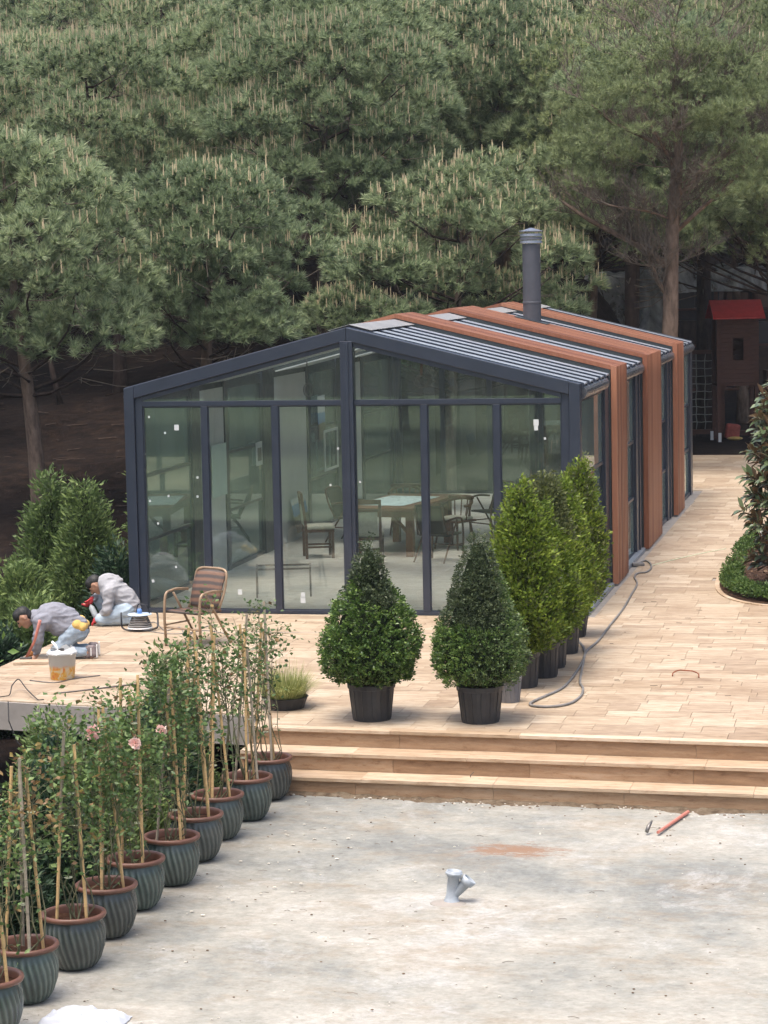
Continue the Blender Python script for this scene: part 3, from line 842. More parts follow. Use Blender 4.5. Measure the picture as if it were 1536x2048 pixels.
# stickers on the front panes
stk = [(298, 834, .03), (353, 855, .075), (330, 866, .03), (395, 955, .03), (300, 1002, .03), (337, 992, .03), (395, 993, .03), (316, 1047, .03), (352, 1134, .03), (289, 908, .03),
       (661, 970, .03), (720, 964, .03), (1090, 877, .03), (1072, 845, .08), (1072, 856, .06), (480, 1184, .07), (606, 1190, .07), (606, 1200, .08), (676, 897, .03), (306, 1162, .04)]
for px, py, s in stk:
    d = CF + CR * ((px - 768) / 4779.2) - CU * ((py - 1024) / 4779.2)
    p = cm.translation + d * ((.036 - cm.translation.y) / d.y)
    x, z = round(p.x, 3), round(p.z, 3)
    s *= .8; o = MB().box(-s / 2, s / 2, -.002, .0, -s * .6, s * .6).build('paper_sticker', M['paper'], None)
    o.location = (x, .0385, z); o.rotation_euler.y = random.uniform(-.3, .3) if s < .05 else 0
    tag(o, 'small white paper sticker left on the front glazing' if s < .05 else 'larger white paper label left on the front glazing', 'sticker',
        'small stickers on the front glass' if s < .05 else 'larger labels on the front glass')

# ------------------------------------------------------------------ pines
def make_pine(seed, H, R, base, n_pads, mats, n_needle=54, candles=.5, flat=.55, tuftL=.19):
    """returns (trunk mesh, limbs mesh, crown mesh, candle mesh); crown: domed clumps of needle tufts carried on limbs"""
    rng = np.random.default_rng(seed); rr = random.Random(seed)
    lean = (rr.uniform(-.5, .5), rr.uniform(-.4, .4))
    path = []
    for i in range(9):
        t = i / 8
        path.append((lean[0] * t * t + .08 * math.sin(5 * t + seed), lean[1] * t * t + .08 * math.cos(4 * t + seed), -.4 + t * (H * .93 + .4)))
    tr = MB().tube(path, [.19 * (1 - .9 * i / 8) + (.05 if i == 0 else 0) for i in range(9)], 9)
    lm = MB()
    pads = []
    for k in range(n_pads):
        # points over an egg shaped crown, denser on the outside
        u = (k + rr.random()) / n_pads
        zz = 1 - 1.75 * u                      # 1 .. -.75
        ph = k * 2.39996 + rr.uniform(-.35, .35)
        sr = math.sqrt(max(0, 1 - min(1, abs(zz)) ** 2)) if zz > 0 else (1 - .25 * abs(zz) ** 1.5)
        q = rr.uniform(.72, 1.08) if k % 4 else rr.uniform(.25, .6)
        x = R * sr * math.cos(ph) * q; y = R * sr * math.sin(ph) * q
        ch = (H - base) * .5
        z = base + ch + ch * zz * .95 * rr.uniform(.9, 1.05) 
        z = base + (zz + .75) / 1.75 * (H - base - .35) + rr.uniform(-.25, .25)
        pr = rr.uniform(.6, 1.2) * (1.0 if zz < .3 else .85)
        pads.append((x + lean[0] * .6, y + lean[1] * .6, z, pr))
    P = []; D = []; cand = MB(); tw = MB()
    for (x, y, z, pr) in pads:
        # limb from the trunk
        tz = max(base * .82, z - .55 * math.hypot(x, y) - .3)
        t = min(1, (tz + .4) / (H * .93 + .4)); i = min(7, int(t * 8)); f = t * 8 - i
        a = Vector(path[i]).lerp(Vector(path[i + 1]), f); b = Vector((x, y, z - pr * .35))
        m1 = a.lerp(b, .35) + Vector((rr.uniform(-.15, .15), rr.uniform(-.15, .15), -.12)); m2 = a.lerp(b, .7) + Vector((rr.uniform(-.15, .15), rr.uniform(-.15, .15), -.1))
        lm.tube([a, m1, m2, b], [.036, .028, .02, .01], 4, cap=False)
        for q in range(5):
            e = b + Vector((rr.uniform(-1, 1) * pr, rr.uniform(-1, 1) * pr, rr.uniform(-.5, .5) * pr)); s0 = m2.lerp(b, rr.random())
            tw.tube([s0, s0.lerp(e, .5) + Vector((0, 0, -.06)), e], [.011, .008, .004], 3, cap=False)
        nt_ = int(46 * (pr / .7) ** 2)
        d = unit(rng.normal(size=(nt_, 3))); d[:, 2] = np.abs(d[:, 2]) * .95 - .13; d = unit(d)
        rad = pr * rng.uniform(.74, 1.05, (nt_, 1)) * np.array([[1, 1, flat + .22]])
        p = np.array([[x, y, z]]) + d * rad
        out = np.array([x, y, .0]); out = out / (np.linalg.norm(out) + 1e-6)
        dd = unit(d + np.array([[0, 0, .55]]) + out * .35)
        P.append(p); D.append(dd)
        for j in range(nt_):
            if d[j, 2] > .25 and p[j, 2] > base + (H - base) * .30 and rng.random() < candles:
                for _ in range(rng.integers(1, 3)):
                    c = p[j] + rng.normal(size=3) * .05; h = rng.uniform(.09, .22)
                    cand.tube([tuple(c), (c[0] + rng.uniform(-.015, .015), c[1], c[2] + .07 + h)], [.016, .007], 3, cap=False)
    P = np.concatenate(P); D = np.concatenate(D)
    V, T = needles(P, D, n_needle, tuftL * 1.1, .021, 1.0, rng)
    crown = np_mesh('pine_crown', V, T, [mats[0]])
    lm.v += []; o = len(lm.v)
    lv, lt = mb_tris(lm); tv, tt = mb_tris(tw)
    Vl, Tl, Ml = join([(lv, lt, 0), (tv, tt, 1)])
    limbs = np_mesh('pine_limbs', Vl, Tl, [M['bark_dark'], M['twig']], Ml)
    trunk = tr.mesh('pine_trunk', mats[1], True)
    cm_ = cand.mesh('pine_candles', M['candle']) if cand.v else None
    return trunk, limbs, crown, cm_

PMATS = [M['needle'], M['bark']]
VAR = [make_pine(101, 7.2, 2.1, 2.9, 34, PMATS, candles=.28), make_pine(102, 8.0, 2.4, 3.5, 40, PMATS, candles=.75),
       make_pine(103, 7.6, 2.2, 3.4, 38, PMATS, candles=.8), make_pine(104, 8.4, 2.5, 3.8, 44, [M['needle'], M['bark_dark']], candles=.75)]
OLIVE = [make_pine(105, 9.6, 2.9, 4.4, 60, [M['needle_olive'], M['bark']], candles=.12, n_needle=36, tuftL=.15)]

def plant_pine(var, x, y, s, rzv, label, group=None, tilt=0, zoff=0, sz=1):
    t = thing('pine_tree', label, 'tree', (x, y, ground_h(x, y) - .1 + zoff), rzv, group)
    t.scale = (s, s, s * sz); t.rotation_euler.y = tilt
    link('trunk', var[0], t); link('branches', var[1], t)
    o = link('crown', var[2], t)
    if var[3]: c = link('shoot_candles', var[3], t); c['kind'] = 'stuff'
    return t
def atp(px, D):
    v = (CF * D + CR * ((px - 768) / 4779.2 * D)); return 9.7169 + v.x, -29.2659 + v.y
FRONT = [
    (75, 43, VAR[0], .98, .3, 'pine at the far left with a bare leaning lower trunk', -.06, 1.0),
    (415, 45.5, VAR[0], .90, 2.1, 'low branching pine whose drooping clumps hang beside the left roof slope', .02, .95),
    (905, 50.5, VAR[1], .98, 4.0, 'full rounded pine directly behind the ridge of the pavilion', 0, .92),
]
for px, D, v, s, r, lb, tl, sz in FRONT:
    x, y = atp(px, D); plant_pine(v, x, y, s, r, lb, None, tl, 0, sz)
rp = random.Random(21)
rows = [(54, [-120, 215, 640], ['pine of the second row cut by the left picture edge', 'second row pine between the leaning trunk pine and the low branching pine', 'second row pine above the left roof slope, left of the ridge']),
        (58, [60, 420, 790, 1040], ['third row pine above the leaning trunk pine, left', 'third row pine rising over the low branching pine', 'third row pine with many pale shoots above the roof ridge', 'third row pine straight above the chimney flue'])]
for D, xs, lb in rows:
    for px, lb1 in zip(xs, lb):
        x, y = atp(px + rp.uniform(-30, 30), D + rp.uniform(-1.5, 1.5)); v = rp.choice(VAR[1:])
        plant_pine(v, x, y, rp.uniform(.92, 1.05), rp.uniform(0, 6.28), lb1, 'pines in the middle of the wood', 0)
for D, xs in ((63, range(-150, 1150, 235)), (70, range(-60, 1250, 215)), (78, range(-120, 1350, 190)), (87, range(-40, 1500, 180)), (98, range(-100, 1650, 165)), (111, range(-60, 1650, 150))):
    for px in xs:
        x, y = atp(px + rp.uniform(-45, 45), D + rp.uniform(-2, 2)); v = rp.choice(VAR[1:])
        plant_pine(v, x, y, rp.uniform(.92, 1.12), rp.uniform(0, 6.28), 'pine on the wooded slope with pale upright shoots', 'pines on the wooded slope', 0)
for D, xs in ((58, (1180, 1560,)), (66, (1260, 1480, 1700)), (74, (1120, 1350, 1600)), (82, (1240, 1450, 1650)), (92, (1350, 1550))):
    for px in xs:
        x, y = atp(px + rp.uniform(-20, 20), D); 
        plant_pine(OLIVE[0], x, y, rp.uniform(.95, 1.15), rp.uniform(0, 6.28), 'olive green pine with a flat spreading crown behind the play tower', 'spreading pines on the right', 0)
# trees off to the sides and behind the viewpoint: they stand in the glass reflections
for i, (x, y) in enumerate([(-14, 8), (-11, 16), (-17, 22), (17, 20), (20, 30), (15, 36), (-13, -34), (-9.5, -37), (-6, -34.5), (-3, -38), (0, -36), (-11, -41), (-5, -42), (3, -40.5), (-17, -38), (6, -43), (-20, -33), (-15, -45), (10, -45)]):
    t = plant_pine(VAR[i % 4], x, y, .95, i * 1.3, 'pine standing outside the picture beside or behind the viewpoint', 'pines around the viewpoint')
    if y < -20: t.location.z = -.6

# the bare lower pine at the right with spreading dead branches
def bare_pine(x0, y0):
    t = thing('pine_tree', 'tall pine with bare spreading grey branches behind the right end of the roof', 'tree', (x0, y0, 0))
    rr = random.Random(9); rng = np.random.default_rng(9)
    def at(px, py, dd=0):                        # local point in the tree's own plane, metres
        return Vector(((px - 1333) / 95.6 * .978, (px - 1333) / 95.6 * .21 + dd, 3.09 - (py - 650) / 95.6))
    tr = MB()
    main = [at(1325, 960), at(1327, 760), at(1333, 650), at(1335, 560), at(1338, 470), at(1346, 380), at(1352, 300), at(1346, 220), at(1350, 140), at(1345, 60)]
    tr.tube(main, [.2, .185, .17, .16, .145, .13, .105, .08, .06, .03], 10)
    tr.build('trunk', M['bark'], t, True)
    limbs = [([at(1330, 535), at(1285, 497, -.1), at(1235, 470, -.25), at(1180, 440, -.4), at(1120, 398, -.5)], [.085, .075, .062, .05, .03]),
             ([at(1326, 590), at(1308, 560, -.05), at(1295, 520, -.1), at(1262, 480, -.15), at(1240, 430, -.1), at(1232, 370)], [.05, .045, .04, .035, .028, .015]),
             ([at(1340, 470), at(1385, 430, -.1), at(1430, 395, -.3), at(1490, 340, -.4), at(1560, 285, -.3)], [.06, .05, .042, .03, .02]),
             ([at(1343, 400), at(1400, 350, -.2), at(1460, 310, -.35), at(1550, 255, -.3)], [.05, .04, .03, .015]),
             ([at(1350, 320), at(1290, 280, -.3), at(1225, 250, -.4), at(1170, 200, -.4)], [.05, .04, .03, .015]),
             ([at(1337, 440), at(1300, 425, -.5), at(1240, 415, -.9), at(1190, 405, -1.0)], [.03, .025, .018, .01]),
             ([at(1350, 260), at(1400, 200, .2), at(1450, 150, .2)], [.05, .035, .015]),
             ([at(1347, 350), at(1330, 300, -.8), at(1300, 240, -1.6)], [.045, .035, .015])]
    mbl = MB(); tw = MB(); tips = []
    def twig(p, d, L, r, lev):
        pts = [p]; q = p.copy(); dd = d.normalized(); n = 5
        for i in range(n):
            dd = (dd + Vector((rr.uniform(-.22, .22), rr.uniform(-.22, .22), rr.uniform(-.02, .22)))).normalized(); q = q + dd * L / n; pts.append(q.copy())
        tw.tube(pts, [r * (1 - i / (n + 1)) for i in range(n + 1)], 3, cap=False)
        if lev > 0:
            for i in range(1, n + 1):
                for _ in range(2):
                    s = Vector((rr.uniform(-1, 1), rr.uniform(-1, 1), rr.uniform(-.5, .7)))
                    twig(pts[i], dd * .8 + s * .8, L * rr.uniform(.35, .6), r * .6, lev - 1)
        else: tips.append(pts[-1])
    for pth, rad in limbs:
        mbl.tube(pth, rad, 6)
        for i in range(len(pth) - 1):
            for _ in range(3):
                f = rr.random(); p = pth[i].lerp(pth[i + 1], f); d = (pth[i + 1] - pth[i]).normalized()
                s = Vector((rr.uniform(-1, 1), rr.uniform(-1, 1), rr.uniform(-.6, .8))); twig(p, d + s, rr.uniform(.5, 1.0), .017, 2)
    for i in range(3, 9):
        for _ in range(6):
            p = main[i].lerp(main[i + 1], rr.random()) if i < 9 else main[i]
            a = rr.uniform(0, 6.28); twig(p, Vector((math.cos(a), math.sin(a), rr.uniform(-.1, .35))), rr.uniform(.9, 1.7), .02, 2)
    mbl.build('limb', M['bark'], t, True)
    V, T = mb_tris(tw); o = link('dead_twigs', np_mesh('dead_twigs', V, T, [M['twig']]), t); o['kind'] = 'stuff'
    # sparse needle clumps over the upper spread
    P = []; D = []
    for k in range(420):
        px = rr.uniform(1120, 1590); py = rr.uniform(75, 400); dpt = rr.uniform(-1.9, 1.6)
        e = ((px - 1350) / 235) ** 2 + ((py - 400) / 340) ** 2 + (dpt / 2.3) ** 2
        if e > 1.15 or e < .22: continue
        if py > 300 and 1270 < px < 1440: continue
        c = at(px, py, dpt); n = 22; pr = rr.uniform(.25, .5)
        d = unit(rng.normal(size=(n, 3))); d[:, 2] = np.abs(d[:, 2]) - .3; d = unit(d)
        P.append(np.array([list(c)]) + d * pr * rng.uniform(.5, 1.1, (n, 1)) * np.array([[1.2, 1.2, .6]])); D.append(unit(d + np.array([[0, 0, .6]])))
        tw2 = c
    P = np.concatenate(P); D = np.concatenate(D)
    V, T = needles(P, D, 24, .14, .0125, 1.0, rng)
    link('crown', np_mesh('pine_crown', V, T, [M['needle_olive']]), t)
    return t
bare_pine(5.04, 21.05)
# two dark trunks under the canopy, and the thin leaning one on the left
def dark_trunk(px, D, r, label, h=7, lean=0, top=True):
    x, y = atp(px, D); z = ground_h(x, y)
    t = thing('pine_tree', label, 'tree', (x, y, z - .1))
    pts = [(lean * k / 6, .02 * k, k * h / 6) for k in range(7)]
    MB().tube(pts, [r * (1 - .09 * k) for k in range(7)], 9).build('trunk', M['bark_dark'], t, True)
    if top:
        mb = MB(); rr = random.Random(px)
        for k in range(26):
            a = rr.uniform(0, 6.28); z0 = rr.uniform(.35, .95) * h; L = rr.uniform(.6, 1.6)
            p = Vector((lean * z0 / h, 0, z0)); e = p + Vector((math.cos(a) * L, math.sin(a) * L, rr.uniform(-.1, .5)))
            mb.tube([p, p.lerp(e, .5) + Vector((0, 0, -.12)), e], [.02, .013, .005], 3, cap=False)
        mb.build('branches', M['twig'], t)
        o = link('crown', VAR[1][2], t); o.location = (0, 0, h - 6.6)
    return t
dark_trunk(1266, 56, .21, 'dark reddish trunk in front of the hanging plastic sheeting', 8)
dark_trunk(1410, 61, .24, 'nearly black trunk left of the red roofed play tower', 9)
dark_trunk(664, 56, .15, 'straight dark trunk seen in the gap above the left roof slope', 8)
dark_trunk(130, 53, .07, 'thin dark leaning stem on the brown slope at the left', 3.9, .0 - .9, False)

# ------------------------------------------------------------------ foliage built from leaves on a solid of revolution
def prof_r(prof, z):
    for i in range(len(prof) - 1):
        if prof[i][0] <= z <= prof[i + 1][0]:
            t = (z - prof[i][0]) / (prof[i + 1][0] - prof[i][0] + 1e-9); return prof[i][1] * (1 - t) + prof[i + 1][1] * t
    return 0
def shrub_mesh(name, prof, n_spray, per, spray, leaf, seed, mats, up=.6, lump=.12, wr=.5, split=None, rag=.12, core=.80, jitter=.5, core_mat=None):
    """clumped leafy body; mats[0] the leaves, mats[1] used where split(theta,z,rnd) says so"""
    rng = np.random.default_rng(seed)
    zs = np.linspace(prof[0][0], prof[-1][0], 60); wgt = np.array([prof_r(prof, z) for z in zs]); wgt = np.maximum(wgt, .02); cdf = np.cumsum(wgt); cdf /= cdf[-1]
    z = np.interp(rng.random(n_spray), cdf, zs); th = rng.random(n_spray) * 2 * PI
    R = np.array([prof_r(prof, q) for q in z])
    lf = np.array([fbm(math.cos(a) * 2.2, math.sin(a) * 2.2, q * 3 + seed, 1.) for a, q in zip(th, z)])
    dep = 1 - np.abs(rng.normal(size=n_spray)) * rag
    r = R * (1 + lump * lf) * dep
    pos = np.stack([r * np.cos(th), r * np.sin(th), z + rng.normal(size=n_spray) * .02], 1)
    out = np.stack([np.cos(th), np.sin(th), np.zeros(n_spray)], 1)
    D = unit(out + np.array([[0, 0, up]]) + rng.normal(size=(n_spray, 3)) * .35)
    P2 = np.repeat(pos, per, 0); D2 = np.repeat(D, per, 0); n = len(P2)
    t = rng.random((n, 1))
    P2 = P2 + D2 * t * spray + rng.normal(size=(n, 3)) * spray * .22
    D3 = unit(D2 + rng.normal(size=(n, 3)) * jitter)
    V, T = leaves(P2, D3, leaf, rng, wr)
    mi = np.zeros(len(T), dtype=int)
    if split is not None:
        f = np.array([split(a, q, u) for a, q, u in zip(th, z, rng.random(n_spray))], dtype=int); mi = np.repeat(np.repeat(f, per), 2)
    # inner wood: a dark body of twigs so that the plant is not hollow
    cb = MB()
    for k in range(int(n_spray * .12)):
        i = rng.integers(0, n_spray); p = pos[i]
        cb.tube([(0, 0, max(prof[0][0] - .02, p[2] - r[i] * .8)), tuple(p)], [.006, .002], 3, cap=False)
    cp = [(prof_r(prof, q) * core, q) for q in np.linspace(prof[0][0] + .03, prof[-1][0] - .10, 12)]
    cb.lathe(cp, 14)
    cv, ct = mb_tris(cb)
    V, T, Mi = join([(V, T, 0), (cv, ct, 9)])
    Mi[:len(mi)] = mi; Mi[len(mi):] = len(mats)
    return np_mesh(name, V, T, list(mats) + [core_mat or M['inner']], Mi)
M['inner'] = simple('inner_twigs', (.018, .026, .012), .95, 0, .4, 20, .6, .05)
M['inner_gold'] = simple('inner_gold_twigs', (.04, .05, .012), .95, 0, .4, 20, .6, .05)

def nursery_pot(t, r0, r1, h, mat, soil=True):
    prof = [(r0, 0), (r0 + (r1 - r0) * .86, h * .86), (r1 * 1.03, h * .87), (r1 * 1.05, h * .985), (r1 * 1.02, h), (r1 * .97, h), (r1 * .95, h - .03)]
    MB().lathe(prof, 28).build('pot', mat, t, False)
    rb = MB()
    for k in range(14):
        a = 2 * PI * k / 14; c, s_ = math.cos(a), math.sin(a)
        rb.tube([((r0 + .002) * c, (r0 + .002) * s_, .02), ((r0 + (r1 - r0) * .84 + .002) * c, (r0 + (r1 - r0) * .84 + .002) * s_, h * .84)], .005, 4)
    rb.build('pot_rib', mat, t)
    MB().lathe([(r1 * .96, h - .032), (.01, h - .018)], 20, close=False).build('soil', M['soil'], t)

def potted(name, label, x, y, pot, prof, **kw):
    t = thing(name, label, 'potted shrub', (x, y, 0), kw.pop('rz', 0)); mat = kw.pop('pm', M['plastic'])
    nursery_pot(t, *pot, mat)
    me = shrub_mesh('crown', prof, **kw); link('crown', me, t)
    MB().tube([(0, 0, pot[2] - .05), (0, 0, prof[-1][0] * .7)], [.022, .008], 6).build('stem', M['twig'], t)
    return t
PB1 = [(.36, .13), (.40, .36), (.52, .44), (.70, .46), (.90, .40), (1.10, .30), (1.24, .215), (1.32, .15), (1.5, .115), (1.66, .04), (1.74, .008)]
PB2 = [(.36, .13), (.40, .34), (.50, .41), (.68, .43), (.88, .385), (1.1, .29), (1.3, .22), (1.5, .15), (1.68, .075), (1.82, .012)]
potted('potted_box_cone', 'potted dark green box cone with dull pointed tip, left one on the top step', 4.72, -6.92, (.185, .225, .36),
       PB1, n_spray=2000, per=11, spray=.05, leaf=.034, seed=3, mats=[M['box'], M['box_dull']], split=lambda a, z, u: 1 if z > 1.22 + .12 * math.sin(a * 2) + (u - .5) * .1 else 0, up=.45, lump=.2, rag=.09, wr=.55)
potted('potted_box_cone', 'potted blue green box cone on the top step in front of the golden thujas', 5.79, -6.93, (.18, .22, .36),
       PB2, n_spray=2300, per=11, spray=.05, leaf=.030, seed=8, mats=[M['box_blue'], M['box_dull'], M['box']],
       split=lambda a, z, u: 1 if (z > .95 and math.cos(a + 2.0) > .2 - (z - .95) + (u - .5) * .3) or z > 1.45 else (2 if u < .35 or math.cos(a + 2.6) > .5 else 0), up=.45, lump=.14, rag=.08, wr=.5)
PT1 = [(.34, .09), (.42, .24), (.58, .32), (.80, .35), (1.1, .30), (1.4, .23), (1.7, .14), (1.92, .07), (2.04, .03), (2.10, .01)]
TH = dict(per=9, spray=.11, leaf=.056, up=1.0, lump=.42, rag=.17, wr=.45, jitter=.42, core_mat=M['inner_gold'])
potted('potted_thuja', 'tallest golden green thuja cone, its black pot just behind the blue green box', 5.90, -4.98, (.15, .18, .38), PT1, n_spray=2300, seed=12, mats=[M['thuja'], M['thuja_dull']],
       split=lambda a, z, u: 1 if u < .12 else 0, **TH)
potted('potted_thuja', 'golden green thuja squeezed behind the tallest cone, its lower right flank showing', 6.02, -4.35, (.15, .18, .38), [(z * .84 + .06, r * .9) for z, r in PT1], n_spray=2000, seed=13, mats=[M['thuja'], M['thuja_dull']],
       split=lambda a, z, u: 1 if u < .1 else 0, **TH)
potted('potted_thuja', 'greyish topped thuja cone with bright lower growth in a wide black pot', 5.98, -3.72, (.19, .225, .40), [(z * .98 + .02, r * 1.0) for z, r in PT1], n_spray=2300, seed=14, mats=[M['thuja'], M['thuja_dull']],
       split=lambda a, z, u: 1 if z > 1.1 + .3 * math.cos(a + .8) + (u - .5) * .25 else 0, **TH)
potted('potted_thuja', 'yellow green thuja next to the corner post behind the greyish topped one', 6.02, -2.75, (.16, .19, .38), [(z * .90 + .04, r * .9) for z, r in PT1], n_spray=2100, seed=15, mats=[M['thuja'], M['thuja_dull']],
       split=lambda a, z, u: 1 if u < .12 else 0, **TH)
potted('potted_thuja', 'farthest potted thuja, leaning outward beside the glass side wall', 5.95, -1.55, (.16, .19, .38), [(z * .98 + .02, r * .9) for z, r in PT1], n_spray=2100, seed=16, mats=[M['thuja'], M['thuja_dull']],
       split=lambda a, z, u: 1 if u < .3 else 0, **TH).rotation_euler.y = .06
# small grey empty pot beside the blue box
t = thing('grey_pot', 'small grey plastic pot half hidden behind the blue green box pot', 'plant pot', (5.90, -5.86, 0))
nursery_pot(t, .10, .125, .26, M['plastic_grey'])

# variegated sedge in a tray
t = thing('potted_sedge', 'clump of pale yellow striped grass in a low black tray beside the steps', 'potted grass', (3.72, -6.42, 0))
MB().lathe([(.19, 0), (.23, .11), (.24, .115), (.22, .12), (.21, .10)], 20).build('pot', M['plastic'], t)
rng = np.random.default_rng(4); Vs = []; Ts = []; o_ = 0
nb = 1500
a = rng.random(nb) * 2 * PI; r0 = np.sqrt(rng.random(nb)) * .2; L = rng.uniform(.2, .46, nb); lean = rng.uniform(.15, 1.3, nb)
V = []; T = []
for i in range(nb):
    c, s_ = math.cos(a[i]), math.sin(a[i]); p = Vector((r0[i] * c, r0[i] * s_, .09)); q = Vector((-s_, c, 0)) * .0035
    b0 = len(V); ln = lean[i]
    for k in range(4):
        f = k / 3; rad = L[i] * (ln * f * .62); hz = L[i] * (f - .62 * min(1, ln) * f * f)
        pt = p + Vector((c * rad, s_ * rad, hz)); wq = q * (1 - f * .8); V += [tuple(pt - wq), tuple(pt + wq)]
    for k in range(3): T += [(b0 + 2 * k, b0 + 2 * k + 1, b0 + 2 * k + 3), (b0 + 2 * k, b0 + 2 * k + 3, b0 + 2 * k + 2)]
o = link('grass_blades', np_mesh('sedge', np.array(V), np.array(T), [M['sedge']]), t); o['kind'] = 'stuff'

# ------------------------------------------------------------------ glazed pots with climbing roses
def pot_mesh():
    n = 66; prof = [(.135, 0), (.150, .004), (.185, .06), (.213, .14), (.222, .21), (.215, .265), (.20, .30), (.195, .315)]
    vs = []; fs = []; ridge = []
    for i, (r, z) in enumerate(prof):
        for k in range(n):
            a = 2 * PI * k / n; ph = 22 * a + z * 26
            e = math.sin(ph); fade = min(1, z / .05) * min(1, (.30 - z) / .05 + .0) if z < .30 else 0
            fade = max(0, fade)
            rr_ = r + .0055 * e * fade
            vs.append((rr_ * math.cos(a), rr_ * math.sin(a), z)); ridge.append(.5 + .5 * e * fade)
    # denser rings for the twist
    return vs, fs, ridge
def glazed_body():
    n = 180; key = [(.135, 0), (.150, .006), (.185, .06), (.211, .13), (.221, .20), (.214, .262), (.200, .30), (.196, .318)]
    zs = np.linspace(0, .318, 22); rs_ = np.interp(zs, [k[1] for k in key], [k[0] for k in key])
    vs = []; fs = []; rg = []
    for r, z in zip(rs_, zs):
        fade = max(0, min(1, z / .04) * min(1, (.305 - z) / .05))
        for k in range(n):
            a = 2 * PI * k / n; e = math.sin(30 * a + z * 34)
            q = r + .0042 * e * fade
            vs.append((q * math.cos(a), q * math.sin(a), z)); rg.append(.5 + .5 * e * fade)
    m = len(zs)
    for i in range(m - 1):
        for k in range(n): fs.append((i * n + k, i * n + (k + 1) % n, (i + 1) * n + (k + 1) % n, (i + 1) * n + k))
    fs.append(tuple(range(n - 1, -1, -1)))
    me = bpy.data.meshes.new('glazed_body'); me.from_pydata(vs, [], fs); me.materials.append(M['glaze'])
    at = me.attributes.new('ridge', 'FLOAT', 'POINT'); at.data.foreach_set('value', rg)
    me.polygons.foreach_set('use_smooth', [True] * len(me.polygons)); me.update(); return me
BODY = glazed_body()
rimp = [(.196, .312), (.208, .316), (.226, .322), (.232, .334), (.229, .348), (.216, .354), (.202, .350), (.196, .338), (.192, .30)]
RIM = MB().lathe(rimp, 44, close=False).mesh('pot_rim', M['potrim'], True)
sm = MB(); n = 24
for i in range(8):
    for k in range(n):
        rr_ = .195 * i / 7; a = 2 * PI * k / n; sm.v.append((rr_ * math.cos(a), rr_ * math.sin(a), .30 + .012 * fbm(rr_ * math.cos(a) * 14, rr_ * math.sin(a) * 14)))
for i in range(7):
    for k in range(n): sm.f.append((i * n + k, (i + 1) * n + k, (i + 1) * n + (k + 1) % n, i * n + (k + 1) % n)); sm.m.append(0)
SOIL = sm.mesh('pot_soil', M['soil'])

